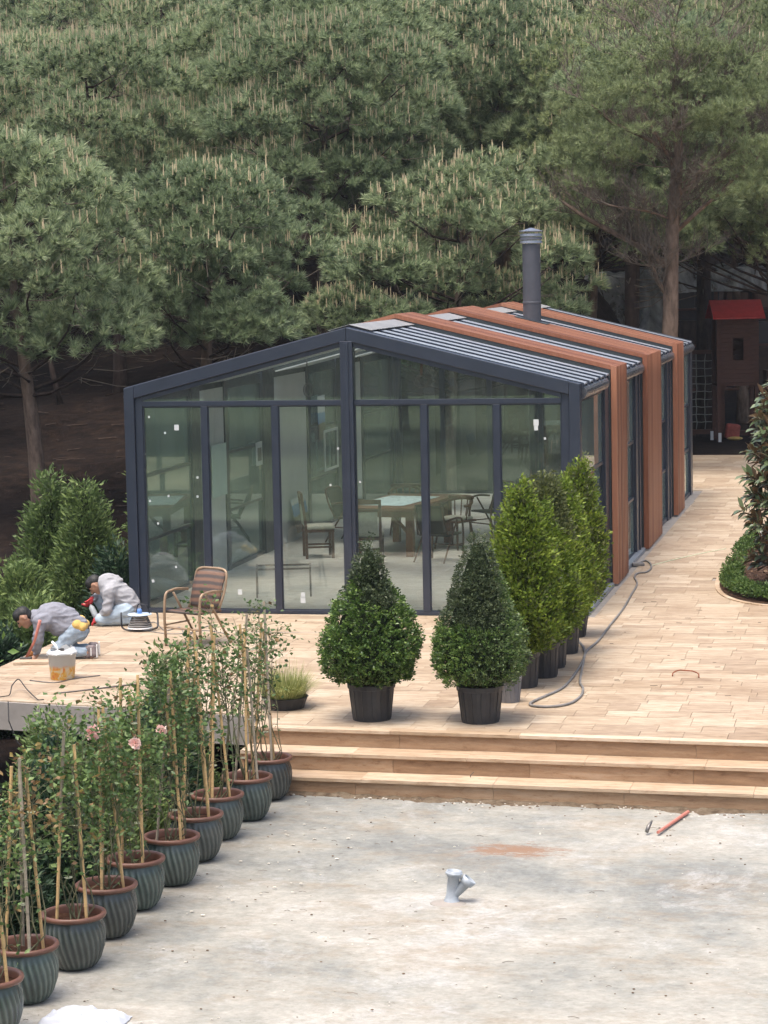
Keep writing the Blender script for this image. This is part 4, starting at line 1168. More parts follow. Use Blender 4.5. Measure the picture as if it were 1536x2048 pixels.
def rose(x, y, seed, H, label, leafy=1.0, flowers=(), young=False, canes=3, bare=.35, spreadx=.16):
    rr = random.Random(seed); rng = np.random.default_rng(seed)
    s = rr.uniform(.97, 1.04)
    t = thing('potted_climbing_rose', label, 'potted rose', (x, y, -.5 + .008), rr.uniform(0, 6.28)); rot = t.rotation_euler.z
    [setattr(link(n_, m_, t), 'scale', (1, 1, 1.1)) for n_, m_ in (('pot', BODY), ('pot_rim', RIM), ('soil', SOIL))]
    for k in range(rr.randint(1, 3)):
        a = rr.uniform(0, 6.28); r_ = rr.uniform(.03, .15)
        MB().ball((r_ * math.cos(a), r_ * math.sin(a), .315), (.014, .009, .006), 7, 5).build('fallen_petal', M['white'] if rr.random() < .7 else M['petal'], t)
    tops = []
    canes += 1
    for k in range(canes):
        a = 2 * PI * k / canes + rr.uniform(-.4, .4); b = Vector((.13 * math.cos(a), .13 * math.sin(a), .28)); 
        e = Vector((rr.uniform(-.05, .05), rr.uniform(-.05, .05), 0)) + Vector((.03 * math.cos(a), .03 * math.sin(a), H * rr.uniform(.86, 1.14)))
        pts = [b.lerp(e, i / 8) for i in range(9)]
        mbx = MB().tube(pts, .0115, 7)
        for i in range(1, 8): mbx.lathe([(.0135, -.004), (.0135, .004)], 7, c=tuple(pts[i]))
        mbx.build('bamboo_cane', M['bamboo'] if rr.random() < .72 else M['bamboo_grey'], t); tops.append(e)
    st = MB(); ends = []
    for k in range(7):
        a = rr.uniform(0, 6.28); p = Vector((.05 * math.cos(a), .05 * math.sin(a), .28)); pts = [p]
        hh = H * rr.uniform(.75, 1.08); a2 = rr.uniform(0, 6.28)
        for i in range(1, 9):
            f = i / 8; rad = .05 + .11 * math.sin(f * 2.6 + k) ** 2 * (1 - f * .5)
            a2 += rr.uniform(-.7, .7)
            pts.append(Vector((rad * math.cos(a2), rad * math.sin(a2), .28 + (hh - .28) * f)))
        st.tube(pts, [.0065 - .0005 * i for i in range(9)], 4, cap=False)
        for i in range(2, 9):
            f = i / 8
            for _ in range(3 if f > bare else 1):
                d = Vector((rr.uniform(-1, 1), rr.uniform(-1, 1), rr.uniform(-.1, .9))).normalized(); L = rr.uniform(.07, .24) * (1 if f > bare else .6)
                e = pts[i] + d * L; st.tube([pts[i], pts[i].lerp(e, .5) + Vector((0, 0, .015)), e], [.0035, .0025, .0015], 3, cap=False); ends.append((e, d, f))
    V, T = mb_tris(st); o = link('stem', np_mesh('rose_stems', V, T, [M['rose_stem']]), t); o['kind'] = 'stuff'
    P = []; D = []; yi = []
    for e, d, f in ends:
        n_ = int((3 + 18 * leafy * max(0, (f - bare * .75)) * rr.uniform(.4, 1.4)) if f > bare * .8 else rr.randint(0, 3))
        for _ in range(n_):
            P.append((e.x + rr.gauss(0, .045), e.y + rr.gauss(0, .045), e.z + rr.gauss(0, .045))); v = Vector((rr.uniform(-1, 1), rr.uniform(-1, 1), rr.uniform(-.7, .5))); D.append(tuple(v.normalized()))
            yi.append(1 if (young and f > .8 and rr.random() < .6) or rr.random() < .06 else 0)
    V, T = leaves(np.array(P), np.array(D), .050, rng, .62, .3)
    o = link('foliage', np_mesh('rose_foliage', V, T, [M['rose_leaf'], M['rose_young']], np.repeat(np.array(yi), 2)), t); o['kind'] = 'stuff'
    for z in (.62, .95, 1.28, 1.5):
        if z < H - .1:
            z += rr.uniform(-.08, .08); q = rr.choice(tops); f = (z - .28) / (q.z - .28); c = Vector((.13 * (1 - f) * .5, 0, z))
            MB().lathe([(.028, -.004), (.030, 0), (.028, .004)], 8, c=(q.x * f + rr.uniform(-.04, .04), q.y * f + rr.uniform(-.04, .04), z), close=False).build('plant_tie', M['tie'], t)
    for (fx, fy, fz, sz, col) in flowers:
        # world offsets turned into the thing's frame
        lx = fx * math.cos(-rot) - fy * math.sin(-rot); ly = fx * math.sin(-rot) + fy * math.cos(-rot)
        P = []; D = []; 
        sz *= 1.35
        for k in range(44):
            v = Vector((rr.gauss(0, 1), rr.gauss(0, 1), rr.gauss(0, 1))).normalized()
            P.append((lx + v.x * sz * .12, ly + v.y * sz * .12, fz + v.z * sz * .12)); D.append(tuple((v + Vector((0, 0, .2))).normalized()))
        V, T = leaves(np.array(P), np.array(D), sz * .5, rng, 1.15, .7)
        o = link('flower', np_mesh('rose_flower', V, T, [M['petal']]), t)
    return t
def at_y(px, py, y):
    d = CF + CR * ((px - 768) / 4779.2) - CU * ((py - 1024) / 4779.2); return cm.translation + d * ((y - cm.translation.y) / d.y)
RS = [ # y, H, label, leafy, young, canes, bare
    (-8.28, 1.72, 'rose in the farthest dark glazed pot, beside the bottom step', .25, 0, 2, .5),
    (-9.12, 1.62, 'sparse rose on pale canes in the second glazed pot from the steps', .35, 0, 3, .55),
    (-9.85, 1.80, 'rose with one tall straight cane in the third glazed pot from the steps', .6, 0, 2, .55),
    (-10.6, 1.70, 'rose in the charcoal glazed pot with a bright orange brown rim', .8, 0, 3, .42),
    (-11.38, 1.62, 'bushy rose with a pink bud in the green pot behind the middle of the row', 1.0, 0, 2, .35),
    (-12.12, 1.62, 'rose with thick leafy top in the pale green ribbed pot mid row', 1.1, 0, 2, .35),
    (-12.9, 1.60, 'rose with a cream bloom in the grey brown ribbed pot', 1.1, 0, 2, .35),
    (-13.7, 1.55, 'tall rose with two stout canes in the big sea green pot', 1.0, 0, 3, .38),
    (-14.5, 1.50, 'rose with reddish young tips in the dark pot second from the front', .45, 1, 3, .5),
    (-15.25, 1.35, 'nearest potted rose, its pot cut by the lower left corner', .3, 0, 2, .5)]
for i, (y, H, lb, lf, yg, nc, br) in enumerate(RS):
    fl_ = []
    if i == 6: p = at_y(186, 1468, y - .26); fl_.append((p.x - 4.03, p.y - y, p.z + .5, .075, 0)); p = at_y(270, 1489, y - .24); fl_.append((p.x - 4.03, p.y - y, p.z + .5, .06, 0))
    if i == 4: p = at_y(315, 1464, y - .26); fl_.append((p.x - 4.03, p.y - y, p.z + .5, .065, 0))
    rose(4.03 + .035 * math.sin(i * 2.1), y, 40 + i, H, lb, lf, fl_, bool(yg), nc, br)

# ------------------------------------------------------------------ conifers and shrubs on lower ground
def conifer(x, y, z, H, R, seed, mats, label, n=1500, leaf=.10, spray=.22, cat='conifer', group=None, per=12, lump=.35, rag=.2, up=1.1):
    t = thing('feathery_conifer', label, cat, (x, y, z), 0, group)
    prof = [(.05, R * .6), (H * .15, R * .95), (H * .4, R), (H * .65, R * .62), (H * .85, R * .27), (H, .02)]
    link('crown', shrub_mesh('conifer', prof, n, per, spray, leaf, seed, mats, up=up, lump=lump, rag=rag, wr=.32, jitter=.38), t)
    MB().tube([(0, 0, -.3), (0, 0, H * .8)], [.04, .015], 6).build('trunk', M['twig'], t)
    return t
LY = [M['leyland']]; DK = [M['hedge_dark']]
conifer(-1.95, 2.4, -1.3, 2.8, .42, 61, LY, 'feathery green conifer left of the pavilion with a blunt leafy top', 1500)
conifer(-1.25, 1.9, -1.3, 2.75, .36, 62, LY, 'darker narrow conifer close to the left corner post', 1500).children
conifer(-1.35, -.4, -1.35, 1.95, .50, 63, LY, 'broad light green conifer behind the man in the pale hoodie', 1500)
conifer(-.52, 1.0, -1.35, 2.0, .34, 64, [M['hedge_dark']], 'dark conifer between the kneeling man and the corner post', 1300)
conifer(-1.65, 3.6, -1.3, 2.2, .30, 65, LY, 'slim conifer peeping behind the feathery ones', 900)
conifer(-.55, 2.6, -1.3, 2.9, .22, 66, LY, 'pale tip of a conifer beside the upper part of the corner post', 700)
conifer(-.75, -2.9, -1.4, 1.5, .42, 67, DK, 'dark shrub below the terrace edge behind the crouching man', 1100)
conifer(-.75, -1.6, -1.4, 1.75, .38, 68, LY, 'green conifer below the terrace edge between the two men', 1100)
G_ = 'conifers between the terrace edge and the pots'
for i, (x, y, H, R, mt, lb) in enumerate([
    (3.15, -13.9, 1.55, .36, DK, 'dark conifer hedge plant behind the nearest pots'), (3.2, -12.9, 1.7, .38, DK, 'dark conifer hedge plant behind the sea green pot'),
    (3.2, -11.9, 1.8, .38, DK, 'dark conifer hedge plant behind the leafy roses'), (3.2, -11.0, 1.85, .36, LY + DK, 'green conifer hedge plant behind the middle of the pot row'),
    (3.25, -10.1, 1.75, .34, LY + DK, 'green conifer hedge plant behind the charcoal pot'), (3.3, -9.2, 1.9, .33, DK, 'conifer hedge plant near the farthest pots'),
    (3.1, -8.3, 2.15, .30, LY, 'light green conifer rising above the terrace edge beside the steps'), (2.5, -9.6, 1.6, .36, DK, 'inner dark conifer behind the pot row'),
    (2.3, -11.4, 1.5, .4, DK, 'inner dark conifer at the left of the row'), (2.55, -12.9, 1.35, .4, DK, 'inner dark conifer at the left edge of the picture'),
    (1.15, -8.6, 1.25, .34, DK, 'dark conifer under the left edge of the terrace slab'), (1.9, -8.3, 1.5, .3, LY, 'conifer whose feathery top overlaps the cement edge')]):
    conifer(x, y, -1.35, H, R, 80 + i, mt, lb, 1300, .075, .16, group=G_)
# pale broad leaved shrub at the far left
t = thing('broad_leaved_shrub', 'bright green broad leaved shrub at the left picture edge beside the crouching man', 'shrub', (-.62, -4.3, -1.3))
rng = np.random.default_rng(77); P = rng.normal(size=(260, 3)) * np.array([[.22, .3, .2]]) + np.array([[0, 0, 1.35]]); D = unit(rng.normal(size=(260, 3)) + np.array([[0, 0, .4]]))
V, T = leaves(P, D, .12, rng, .55, .2); link('foliage', np_mesh('broad_leaves', V, T, [M['fig']]), t)
MB().tube([(0, 0, -.2), (.02, 0, .8), (0, 0, 1.3)], [.02, .015, .008], 6).build('stem', M['twig'], t)

# ------------------------------------------------------------------ flower bed and magnolia
mb = MB(); n = 72; ring = [(9.75 + 2.5 * sq(2 * PI * k / n)[0], 5.2 + 4.35 * sq(2 * PI * k / n)[1]) for k in range(n)]
ring2 = [(9.75 + 2.44 * sq(2 * PI * k / n)[0], 5.2 + 4.29 * sq(2 * PI * k / n)[1]) for k in range(n)]
for k in range(n):
    a, b, c, d = ring[k], ring[(k + 1) % n], ring2[(k + 1) % n], ring2[k]; o_ = len(mb.v)
    mb.add([(a[0], a[1], -.01), (b[0], b[1], -.01), (c[0], c[1], -.01), (d[0], d[1], -.01), (a[0], a[1], .018), (b[0], b[1], .018), (c[0], c[1], .018), (d[0], d[1], .018)], [(4, 5, 6, 7), (0, 1, 5, 4), (2, 3, 7, 6)])
bed = thing('flower_bed', 'oval planting bed with dark mulch and clipped green edging at the right', 'flower bed')
mb.build('edging', M['tread'], bed)
mb = MB()
for i in range(14):
    for k in range(n): f = i / 13; mb.v.append((9.75 + 2.44 * f * sq(2 * PI * k / n)[0], 5.2 + 4.29 * f * sq(2 * PI * k / n)[1], .03 + .05 * (1 - f) + .02 * fbm(9 * f * math.cos(2 * PI * k / n), 9 * f * math.sin(2 * PI * k / n))))
for i in range(13):
    for k in range(n): mb.f.append((i * n + k, (i + 1) * n + k, (i + 1) * n + (k + 1) % n, i * n + (k + 1) % n)); mb.m.append(0)
mb.build('mulch', M['mulch'], bed)
rng = np.random.default_rng(31); P = []; D = []
for k in range(-70, 130):
    a = PI + k * .014
    if a > PI * 1.62 or a < PI * .72: continue
    ca, sa = sq(a); c = np.array([9.75 + 2.28 * ca, 5.2 + 4.13 * sa, .10 + .02 * math.sin(k * 1.7)]); q = 90
    d = unit(rng.normal(size=(q, 3))); d[:, 2] = np.abs(d[:, 2]); P.append(c + d * rng.uniform(.4, 1.1, (q, 1)) * np.array([[.15, .13, .10 + .05 * math.sin(k * .9)]])); D.append(unit(d + rng.normal(size=(q, 3)) * .5))
V, T = leaves(np.concatenate(P), np.concatenate(D), .042, rng, .6, .3)
o = link('edging_plants', np_mesh('edging_plants', V, T, [M['cover']]), bed); o['kind'] = 'stuff'
V, T = leaves(np.stack([9.75 + rng.uniform(-2.1, .5, 500), 5 + rng.uniform(-3.9, 1, 500), np.full(500, .07)], 1)[:500], unit(rng.normal(size=(500, 3)) * np.array([[1, 1, .15]])), .1, rng, .5, .3)
k_ = []
for i in range(500):
    q = V[i * 4]
    if ((q[0] - 9.75) / 2.2) ** 2 + ((q[1] - 5) / 4.0) ** 2 < .95: k_.append(i)
V2 = np.concatenate([V[i * 4:i * 4 + 4] for i in k_]); T2 = (np.arange(len(k_))[:, None] * 4 + np.array([[0, 1, 2, 0, 2, 3]])).reshape(-1, 3)
M['fallen'] = leaf_mat('fallen_leaf', [(.10, .06, .04), (.2, .13, .08), (.32, .24, .17)], .5, .1, 3, .3)
o = link('fallen_leaves', np_mesh('fallen_leaves', V2, T2, [M['fallen']]), bed); o['kind'] = 'stuff'

def magnolia(x, y):
    t = thing('magnolia_bush', 'tall glossy leaved magnolia with brown leaf undersides in the bed at the right edge', 'magnolia', (x, y, .05))
    rr = random.Random(5); rng = np.random.default_rng(5); br = MB(); br.tube([(0, 0, -.05), (.02, 0, 1.2), (0, .02, 3.0)], [.04, .03, .01], 7)
    P = []; D = []
    for k in range(720):
        z = .28 + 2.95 * rr.random() ** .95; f = z / 3.2; Rm = 1.08 * (1 - .45 * max(0, f - .35) ** 1.0) * (0.75 + .25 * min(1, z / .6)) * (1 if f < .8 else max(.25, (1.05 - f) / .25))
        a = rr.uniform(0, 6.28); r = Rm * rr.uniform(.35, 1.0); c = Vector((r * math.cos(a), r * math.sin(a), z))
        br.tube([(0, 0, max(.1, z - r * .7)), c], [.014, .006], 4, cap=False)
        ax = Vector((math.cos(a), math.sin(a), .55)).normalized()
        for j in range(9):
            b = j * 2.4 + rr.random(); s1 = ax.orthogonal().normalized(); s2 = ax.cross(s1)
            v = (ax * rr.uniform(.2, .9) + (s1 * math.cos(b) + s2 * math.sin(b)) * rr.uniform(.6, 1)).normalized(); P.append(c - ax * j * .012); D.append(v)
    # each leaf: 6 point blade with a folded midrib
    V = []; T = []
    for p, d in zip(P, D):
        L = rr.uniform(.13, .22); s = d.cross(Vector((0, 0, 1)) + Vector((rr.uniform(-.5, .5), rr.uniform(-.5, .5), 0))).normalized(); nn = s.cross(d).normalized(); w_ = L * .21
        if nn.z < 0 and rr.random() < .8: nn = -nn; s = -s
        b0 = len(V); cv = [(0, 0), (.3, .85), (.62, 1), (1, 0)]
        V += [p, p + d * L * .3 + s * w_ * .85 + nn * .012, p + d * L * .65 + s * w_ * .9 + nn * .008 , p + d * L - nn * .02, p + d * L * .65 - s * w_ * .9 + nn * .008, p + d * L * .3 - s * w_ * .85 + nn * .012, p + d * L * .5 - nn * .002]
        for a_, b_ in ((0, 1), (1, 2), (2, 3), (3, 4), (4, 5), (5, 0)): T.append((b0 + 6, b0 + a_, b0 + b_))
    link('foliage', np_mesh('magnolia_leaves', np.array([tuple(v) for v in V]), np.array(T), [M['magnolia']]), t)
    br.build('branches', M['twig'], t)
magnolia(8.72, 2.75)

# ------------------------------------------------------------------ people
def blob(name, caps, balls, mat, parent, vox=.012, smooth=5):
    mb = MB()
    for p0, r0, p1, r1 in caps:
        p0, p1 = Vector(p0), Vector(p1)
        mb.tube([p0, p0.lerp(p1, .5), p1], [r0, (r0 + r1) / 2, r1], 14); mb.ball(p0, r0, 14, 9); mb.ball(p1, r1, 14, 9)
    for c, r in balls: mb.ball(c, r, 16, 11)
    o = link(name, mb.mesh(name, mat), None)
    m = o.modifiers.new('remesh', 'REMESH'); m.mode = 'VOXEL'; m.voxel_size = vox; m.use_smooth_shade = True
    if smooth:
        k = o.modifiers.new('smooth', 'SMOOTH'); k.factor = .5; k.iterations = smooth
    dg = bpy.context.evaluated_depsgraph_get(); me = bpy.data.meshes.new_from_object(o.evaluated_get(dg))
    o.modifiers.clear(); old = o.data
    if name in ('sweatshirt', 'hoodie', 'jeans'):
        for v in me.vertices:
            q = noise.noise(Vector((v.co.x * 7 + 3, v.co.y * 7, v.co.z * 16))); q2 = noise.noise(v.co * 30)
            v.co += v.normal * (.0065 * (1 - abs(q) * 4) * (.7 if name == 'jeans' else 1) + .003 * q2)
    o.data = me; me.name = name; bpy.data.meshes.remove(old); o.parent = parent
    return o
def grow(c, d): return [(p0, r0 + d, p1, r1 + d) for p0, r0, p1, r1 in c]
def hand_caps(w, d, side, curl=.5, s=1.0):
    """w wrist, d pointing direction, side thumb direction: palm, four fingers, thumb"""
    w, d, side = Vector(w), Vector(d).normalized(), Vector(side).normalized(); n = d.cross(side)
    side = n.cross(d).normalized(); caps = [(w, .026 * s, w + d * .05 * s, .032 * s)]
    for i, L in enumerate((.068, .078, .072, .058)):
        b = w + d * .075 * s + side * (.028 - .019 * i) * s; k1 = b + (d + n * curl * .6).normalized() * L * .5 * s; k2 = k1 + (d * (1 - curl) + n * curl * 1.4).normalized() * L * .55 * s
        caps += [(w + d * .05 * s + side * (.02 - .014 * i) * s, .014 * s, b, .010 * s), (b, .0098 * s, k1, .009 * s), (k1, .009 * s, k2, .0078 * s)]
    tb = w + side * .028 * s + d * .025 * s; t1 = tb + (side * .8 + d).normalized() * .036 * s; caps += [(w + d * .02 * s, .018 * s, tb, .013 * s), (tb, .012 * s, t1, .010 * s), (t1, .010 * s, t1 + (d + n * curl).normalized() * .03 * s, .009 * s)]
    return caps
def head(t, c, face, up, hair_back=True):
    """c centre, face = direction of nose, up = crown direction"""
    c, f, u = Vector(c), Vector(face).normalized(), Vector(up).normalized(); u = (u - f * u.dot(f)).normalized(); s = f.cross(u)
    caps = [(c - f * .012 + u * .02, .088, c + f * .022 - u * .005, .074), (c + f * .03 - u * .045, .05, c + f * .055 - u * .085, .032), (c - u * .03, .07, c + f * .02 - u * .075, .045)]
    caps += [(c + f * .092 + u * .012, .010, c + f * .112 - u * .025, .014), (c + f * .082 - u * .062 - s * .014, .010, c + f * .082 - u * .062 + s * .014, .010), (c + f * .07 + u * .03 - s * .04, .013, c + f * .07 + u * .03 + s * .04, .013)]
    for q in (-1, 1): caps += [(c - f * .005 + s * q * .078 + u * .012, .017, c + s * q * .080 - u * .025, .010)]
    eyes = [MB().ball(c + f * .082 + s * q * .032 + u * .008, .011, 8, 6) for q in (-1, 1)]
    for e in eyes: e.build('eye', M['hair'], t, True)
    hc = [(c - f * .03 + u * .035, .088, c + f * .015 + u * .055, .078), (c - f * .045 - u * .02, .070, c - f * .05 - u * .05, .05), (c + f * .035 + u * .075, .045, c - f * .02 + u * .07, .06)]
    return caps, hc
def basis_thing(name, label, gx, gy):
    t = thing(name, label, 'person', (gx, gy, 0)); t.rotation_euler.z = math.atan2(.2095, .9776); return t
# -- man 1: on knees and hands at the left edge of the terrace, facing left
t1 = basis_thing('person', 'man on hands and knees in grey sweatshirt, setting stone at the terrace edge', .33, -3.62)
hips = (.20, 0, .345); chest = (-.10, 0, .47); neck = (-.25, 0, .475)
hd = (-.385, -.03, .475)
hcaps, hair = head(t1, hd, (-.62, -.12, -.78), (-.80, -.05, .60))
arms = []
for q in (-1, 1):
    sh = (-.19, .165 * q, .445); el = (-.235 - .03 * q, .18 * q, .235); wr = (-.27 - .03 * q, .13 * q + .02, .055)
    arms.append((sh, el, wr))
legs = []
for q in (-1, 1):
    hp = (.195, .09 * q, .32); kn = (-.0 + .02 * q, .12 * q, .075); an = (.36, .11 * q, .085); to = (.385, .11 * q, .028)
    legs.append((hp, kn, an, to))
core = [(hips, .135, chest, .145), (chest, .145, neck, .075), ((.10, 0, .43), .14, (-.02, 0, .49), .14)]
skin = core + [(neck, .052, hd, .055)] + hcaps
for sh, el, wr in arms: skin += [((-.12, sh[1] * .5, .45), .09, sh, .062), (sh, .052, el, .042), (el, .042, wr, .028)]
for hp, kn, an, to in legs: skin += [(hp, .085, kn, .058), (kn, .055, an, .036), (an, .036, to, .03)]
for (sh, el, wr), dd in zip(arms, ((-.5, -.1, -.55), (-.7, .1, -.35))): skin += hand_caps(wr, dd, (0, 1, .2), .35)
blob('body', skin, [], M['skin'], t1, .009, 2)
blob('hair', hair, [], M['hair'], t1, .010, 2)
top = grow(core, .016) + [((-.215, 0, .49), .085, (-.17, 0, .47), .12)]
for sh, el, wr in arms: top += [((-.12, sh[1] * .6, .45), .10, sh, .078), (sh, .074, el, .060), (el, .058, (wr[0], wr[1], wr[2] + .03), .046)]
blob('sweatshirt', [(a, b, c, d) for a, b, c, d in top] + [((.13, -.05, .36), .12, (.02, -.04, .37), .12)], [], M['swt1'], t1, .012, 4)
blob('jeans', [(hips, .148, (.16, 0, .36), .14), ((.235, -.07, .30), .115, (.235, .07, .30), .115)] + [c for hp, kn, an, to in legs for c in ((hp, .108, kn, .078), (kn, .074, (an[0] - .05, an[1], an[2]), .055))], [], M['jean1'], t1, .012, 4)
blob('undershirt', [((.285, -.13, .36), .052, (.305, .08, .375), .05), ((.225, -.14, .39), .055, (.25, .10, .42), .055)], [], M['yellow'], t1, .012, 3)
blob('belt', [((.235, -.155, .315), .022, (.30, -.10, .35), .022), ((.30, -.10, .35), .022, (.325, 0, .36), .022)], [], M['belt'], t1, .009, 1)
for hp, kn, an, to in legs:
    blob('shoe', [((an[0] + .0, an[1], .115), .045, (an[0] + .035, an[1], .05), .042), ((an[0] + .03, an[1], .05), .042, (an[0] - .03, an[1], .035), .03), ((an[0] + .045, an[1], .13), .03, (an[0] + .06, an[1], .05), .036)], [], M['shoe'], t1, .009, 2)
    MB().box(an[0] + .082, an[0] + .094, an[1] - .036, an[1] + .036, .012, .16).build('shoe_sole', M['white'], t1, bevel=.006)
    MB().box(an[0] + .02, an[0] + .03, an[1] - .0465, an[1] - .044, .04, .13).build('shoe_stripe', M['white'], t1)
(sh, el, wr) = arms[1]
blob('glove', hand_caps(wr, (-.7, .1, -.35), (0, 1, .2), .35, 1.12), [], M['glove_o'], t1, .007, 1)
# -- man 2: sitting on his heels, hooded top, red gloves, head bowed
t2 = basis_thing('person', 'kneeling man in pale grey hoodie and red gloves with bowed head', .13, -1.06)
hips = (.185, 0, .22); chest = (.0, 0, .43); neck = (-.11, 0, .52); hd = (-.215, -.01, .505)
hcaps, hair = head(t2, hd, (-.55, -.05, -.83), (-.85, 0, .5))
core = [(hips, .145, (.13, 0, .33), .14), ((.13, 0, .33), .14, chest, .15), (chest, .15, neck, .085)]
arms = [((-.03, -.17, .44), (-.055, -.2, .205), (-.17, -.08, .095)), ((-.06, .16, .45), (-.20, .17, .33), (-.265, .02, .33))]
legs = [((.16, -.10, .19), (-.14, -.13, .085), (.24, -.12, .07), (.29, -.12, .03)), ((.16, .10, .20), (-.19, .13, .30), (-.10, .13, .07), (-.18, .13, .04))]
skin = core + [(neck, .055, hd, .055)] + hcaps
for sh, el, wr in arms: skin += [((0, sh[1] * .5, .45), .09, sh, .06), (sh, .05, el, .04), (el, .04, wr, .028)]
for hp, kn, an, to in legs: skin += [(hp, .085, kn, .058), (kn, .055, an, .036), (an, .036, to, .03)]
skin += hand_caps(arms[0][2], (-.6, .1, -.35), (0, 1, .3), .8) + hand_caps(arms[1][2], (-.5, -.2, -.7), (-.5, -1, .2), .8)
blob('body', skin, [], M['skin'], t2, .009, 2)
blob('hair', hair, [], M['hair'], t2, .010, 2)
top = grow(core, .018) + [((-.085, 0, .565), .075, (-.03, 0, .555), .095), ((-.03, 0, .555), .085, (.04, 0, .52), .10), ((-.135, -.05, .545), .035, (-.14, .05, .545), .035)]
for sh, el, wr in arms:
    w2 = tuple(e + (q - e) * .86 for e, q in zip(el, wr)); top += [((0, sh[1] * .6, .44), .10, sh, .08), (sh, .076, el, .064), (el, .062, w2, .046)]
blob('hoodie', top, [], M['swt2'], t2, .012, 4)
blob('jeans', [(hips, .158, (.13, 0, .20), .15)] + [c for hp, kn, an, to in legs for c in ((hp, .115, kn, .082), (kn, .078, an, .056))], [], M['jean2'], t2, .012, 4)
for hp, kn, an, to in legs: blob('shoe', [(an, .05, to, .04), (to, .04, (to[0] + (.02 if to[0] > 0 else -.05), to[1], .036), .034)], [], M['shoe'], t2, .010, 2)
blob('glove', hand_caps(arms[0][2], (-.6, .1, -.35), (0, 1, .3), .8, 1.15), [], M['glove_r'], t2, .007, 1)
blob('glove', hand_caps(arms[1][2], (-.5, -.2, -.7), (-.5, -1, .2), .8, 1.15), [], M['glove_r'], t2, .007, 1)
def in_frame(t, p):
    a = t.rotation_euler.z; return Vector((t.location.x + p[0] * math.cos(a) - p[1] * math.sin(a), t.location.y + p[0] * math.sin(a) + p[1] * math.cos(a), p[2]))
bt = thing('plastic_bottle', 'clear plastic bottle held between the red gloves of the kneeling man', 'bottle')
a = in_frame(t2, (-.295, 0, .27)); b = in_frame(t2, (-.205, -.05, .085)); d = (b - a)
MB().tube([a, a + d * .12, a + d * .25, a + d * .5, a + d * .75, b], [.013, .015, .036, .038, .038, .034], 14).build('body', M['clear'], bt, True)
MB().tube([a - d * .08, a + d * .02], .016, 10).build('cap', M['blue'], bt)

# ------------------------------------------------------------------ things on the terrace
def bent(pts, n=6):
    """rounded path through points"""
    out = [Vector(pts[0])]
    for i in range(1, len(pts) - 1):
        a, b, c = Vector(pts[i - 1]), Vector(pts[i]), Vector(pts[i + 1]); p, q = b.lerp(a, .3), b.lerp(c, .3)
        for k in range(n + 1): t = k / n; out.append(p * (1 - t) ** 2 + b * 2 * t * (1 - t) + q * t * t)
    out.append(Vector(pts[-1])); return out
def rattan_chair(name, label, loc, rzv, wick, tube, group=None):
    t = thing(name, label, 'chair', loc, rzv, group)      # faces local -y
    for q in (-1, 1):
        x = .27 * q
        MB().tube(bent([(x, -.25, 0), (x, -.27, .40), (x, -.24, .63), (x * 1.02, -.05, .655), (x * .98, .16, .63)]), .0165, 8).build('front_leg', tube, t, True)
        MB().tube([(x * .93, -.12, .62), (x * .93, .0, .44), (x * .95, .30, .0)], .0145, 8).build('rear_leg', tube, t, True)
    MB().tube(bent([(-.23, .12, .40), (-.235, .24, .62), (-.235, .30, .875), (.235, .30, .875), (.235, .24, .62), (.23, .12, .40)]), .016, 8).build('back_frame', tube, t, True)
    MB().tube([(-.27, -.25, .22), (.27, -.25, .22)], .011, 8).build('stretcher', tube, t)
    MB().tube([(-.27, -.25, .25), (-.26, .16, .25)], .010, 8).build('stretcher', tube, t)
    bk = MB(); n = 10
    for i in range(n + 1):
        f = i / n; y = .13 + .16 * f - .03 * math.sin(f * PI); z = .42 + .445 * f
        for k in range(9): xx = -.225 + .45 * k / 8; bk.v.append((xx, y + .012 * math.cos(k / 8 * PI * 2), z))
    for i in range(n):
        for k in range(8): bk.f.append((i * 9 + k, i * 9 + k + 1, (i + 1) * 9 + k + 1, (i + 1) * 9 + k)); bk.m.append(0)
    o = bk.build('backrest', wick, t, True); m = o.modifiers.new('s', 'SOLIDIFY'); m.thickness = .016
    st = MB()
    for i in range(7):
        for k in range(7):
            u, v = i / 6, k / 6; st.v.append((-.25 + .5 * u, -.25 + .40 * v, .425 - .02 * math.sin(u * PI) * math.sin(v * PI) - .012 * v))
    for i in range(6):
        for k in range(6): st.f.append((i * 7 + k, (i + 1) * 7 + k, (i + 1) * 7 + k + 1, i * 7 + k + 1)); st.m.append(0)
    o = st.build('seat', wick, t, True); m = o.modifiers.new('s', 'SOLIDIFY'); m.thickness = .03
    return t
rattan_chair('rattan_chair', 'brown banded rattan armchair standing outside in front of the glass', (1.66, -2.55, 0), -.42, M['wicker'], M['tube'])

# cable reel
t = thing('cable_reel', 'cable reel with pale blue disc and grey cable in a black tube stand', 'cable reel', (.62, -1.52, 0), .15)
MB().tube(bent([(-.21, -.10, .24), (-.21, -.10, .02), (.16, -.14, .02), (.20, -.02, .03)]), .011, 8).build('stand', M['blackmetal'], t, True)
MB().tube(bent([(.14, .10, .22), (.20, .14, .20), (.22, .02, .03), (.16, -.10, .02)]), .011, 8).build('stand', M['blackmetal'], t, True)
MB().lathe([(.02, .19), (.145, .195), (.15, .20), (.145, .206), (.02, .212)], 30).build('disc', simple('pale_blue_disc', (.42, .52, .66), .35, 0, .1), t)
MB().lathe([(.15, .03), (.155, .035), (.15, .045), (.02, .05)], 30).build('disc', M['white'], t)
MB().lathe([(.03, .20), (.032, .25), (.02, .27), (.0, .27)], 14, close=False).build('hub', M['blue'], t)
MB().tube(bent([(-.05, .02, .20), (-.02, .02, .33), (.09, .02, .31), (.12, .02, .20)]), .007, 7).build('handle', M['blackmetal'], t, True)
